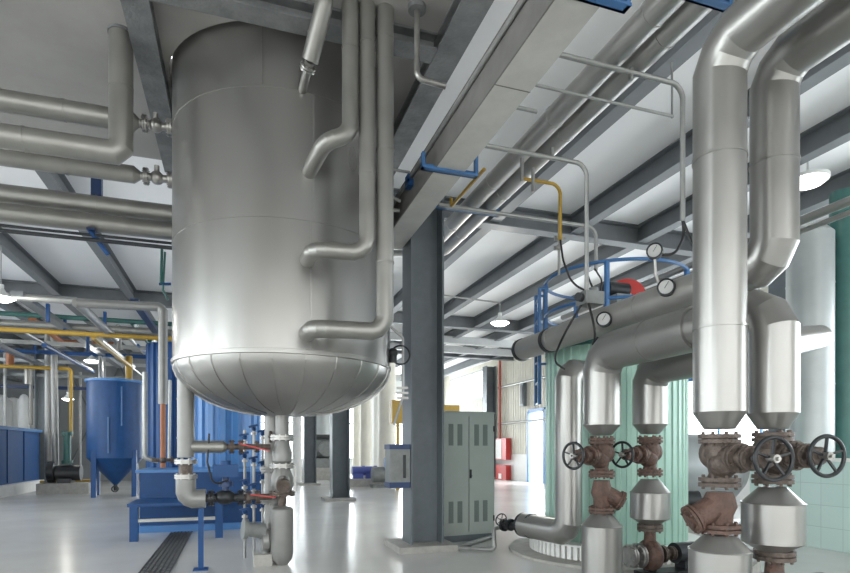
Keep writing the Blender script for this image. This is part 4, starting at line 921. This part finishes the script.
t = thing('yellow_crate', 'small yellow hood just above the green cabinet', 'box', at(449, 410, y=20)); p_ = at(449, 412, y=20)
MB().box((p_.x - .35, 19.8, p_.z - .5), (p_.x + .35, 20.4, p_.z + .25)).build('hood', 'yellow', t); MB().box((p_.x - .3, 19.85, 0), (p_.x + .3, 20.35, p_.z - .5)).build('stand', 'grey', t)
# drum behind the front pipes
t = thing('horizontal_drum', 'pale horizontal drum lying behind the front valves', 'tank', (8.6, 10.6, 0))
MB().lathe([(.05, -1.5), (.5, -1.4), (.72, -1.15), (.75, -1.0), (.75, 1.0), (.72, 1.15), (.5, 1.4), (.05, 1.5)], (8.9, 9.9, 1.05), (1, -.25, 0), 36).build('shell', 'drum', t, 25)
for q in (-.8, .8): MB().cbox((8.9 + q, 9.9 - .25 * q, .25), .16, .9, .5).build('saddle', 'concrete', t)
t = thing('dark_pump', 'dark pump on the floor in front of the pale drum', 'pump', (6.9, 7.6, 0))
MB().cyl((6.7, 7.7, .62), (7.25, 7.5, .62), .16).lathe([(.05, -.08), (.22, -.05), (.22, .05), (.05, .08)], (6.62, 7.73, .62), (1, -.36, 0)).build('casing', 'iron', t); MB().cbox((6.95, 7.6, .22), .9, .5, .44, -.35).build('block', 'concrete', t)
# dark green upright and pipes at the right edge
single(MB().cyl((9.55, 6.74, 0), (9.55, 6.74, 5.72), .2, n=28), 'green_pipe', 'mint_dark', 'dark green upright pipe at the right edge', 'pipe')
for k, (z, x0) in enumerate(((4.02, 3.9), (3.90, 3.9))):
    tube([(6.0, -2, z), (6.0, 9.6, z)], .05 - .02 * k, 'alu', ['thicker shiny pipe running back beyond the tall pipes at the right edge', 'thinner shiny pipe running back beyond the tall pipes at the right edge'][k], 0, cat='pipe', name='service_pipe', n=14)

# ------------------------------------------------------------------ light
w = bpy.data.worlds.new('daylight'); scn.world = w; w.use_nodes = True
bg = w.node_tree.nodes['Background']; bg.inputs['Color'].default_value = (.98, 1.0, 1.0, 1); bg.inputs['Strength'].default_value = 3.4
def window_light(a, b, z0, z1, e):
    l = bpy.data.lights.new('window_daylight', 'AREA'); l.shape = 'RECTANGLE'; l.size = b - a; l.size_y = z1 - z0; l.energy = e * (b - a) * (z1 - z0); l.color = (.95, .98, 1)
    o = bpy.data.objects.new('window_daylight', l); col.objects.link(o); o.location = (XW + .35, (a + b) / 2, (z0 + z1) / 2); o.rotation_euler = (PI / 2, 0, PI / 2)
for k_, w_ in enumerate(WIN): window_light(*w_, (8, 11, 24, 26, 12)[k_])
window_light(*DOOR, 40)
for a, b, z0, z1 in FILL_LW:  # fill lights behind the added left windows
    l = bpy.data.lights.new('window_daylight', 'AREA'); l.shape = 'RECTANGLE'; l.size = b - a; l.size_y = z1 - z0; l.energy = 11 * (b - a) * (z1 - z0); l.color = (.97, .99, 1)
    o = bpy.data.objects.new('window_daylight', l); col.objects.link(o); o.location = (-11.5, (a + b) / 2, (z0 + z1) / 2); o.rotation_euler = (PI / 2, 0, -PI / 2)
for a, b, z0, z1 in BW:
    l = bpy.data.lights.new('window_daylight', 'AREA'); l.shape = 'RECTANGLE'; l.size = b - a; l.size_y = z1 - z0; l.energy = 26 * (b - a) * (z1 - z0); l.color = (.95, .98, 1)
    o = bpy.data.objects.new('window_daylight', l); col.objects.link(o); o.location = ((a + b) / 2, YB + .4, (z0 + z1) / 2); o.rotation_euler = (-PI / 2, 0, 0)

# ------------------------------------------------------------------ camera
cam = bpy.data.cameras.new('camera'); co = bpy.data.objects.new('camera', cam); col.objects.link(co)
co.location = (0, 0, CAMH); co.rotation_euler = (PI / 2, 0, -TH)
cam.sensor_width = 36; cam.lens = FPX / 850 * 36; cam.shift_y = (HZ - 286.5) / 850; cam.clip_end = 200
scn.camera = co
vs_ = scn.view_settings; vs_.view_transform = 'Standard'; vs_.look = 'None'; vs_.exposure = 0.6; vs_.gamma = 1; vs_.use_curve_mapping = False
scn.cycles.use_denoising = True; scn.cycles.max_bounces = 8; scn.cycles.diffuse_bounces = 5
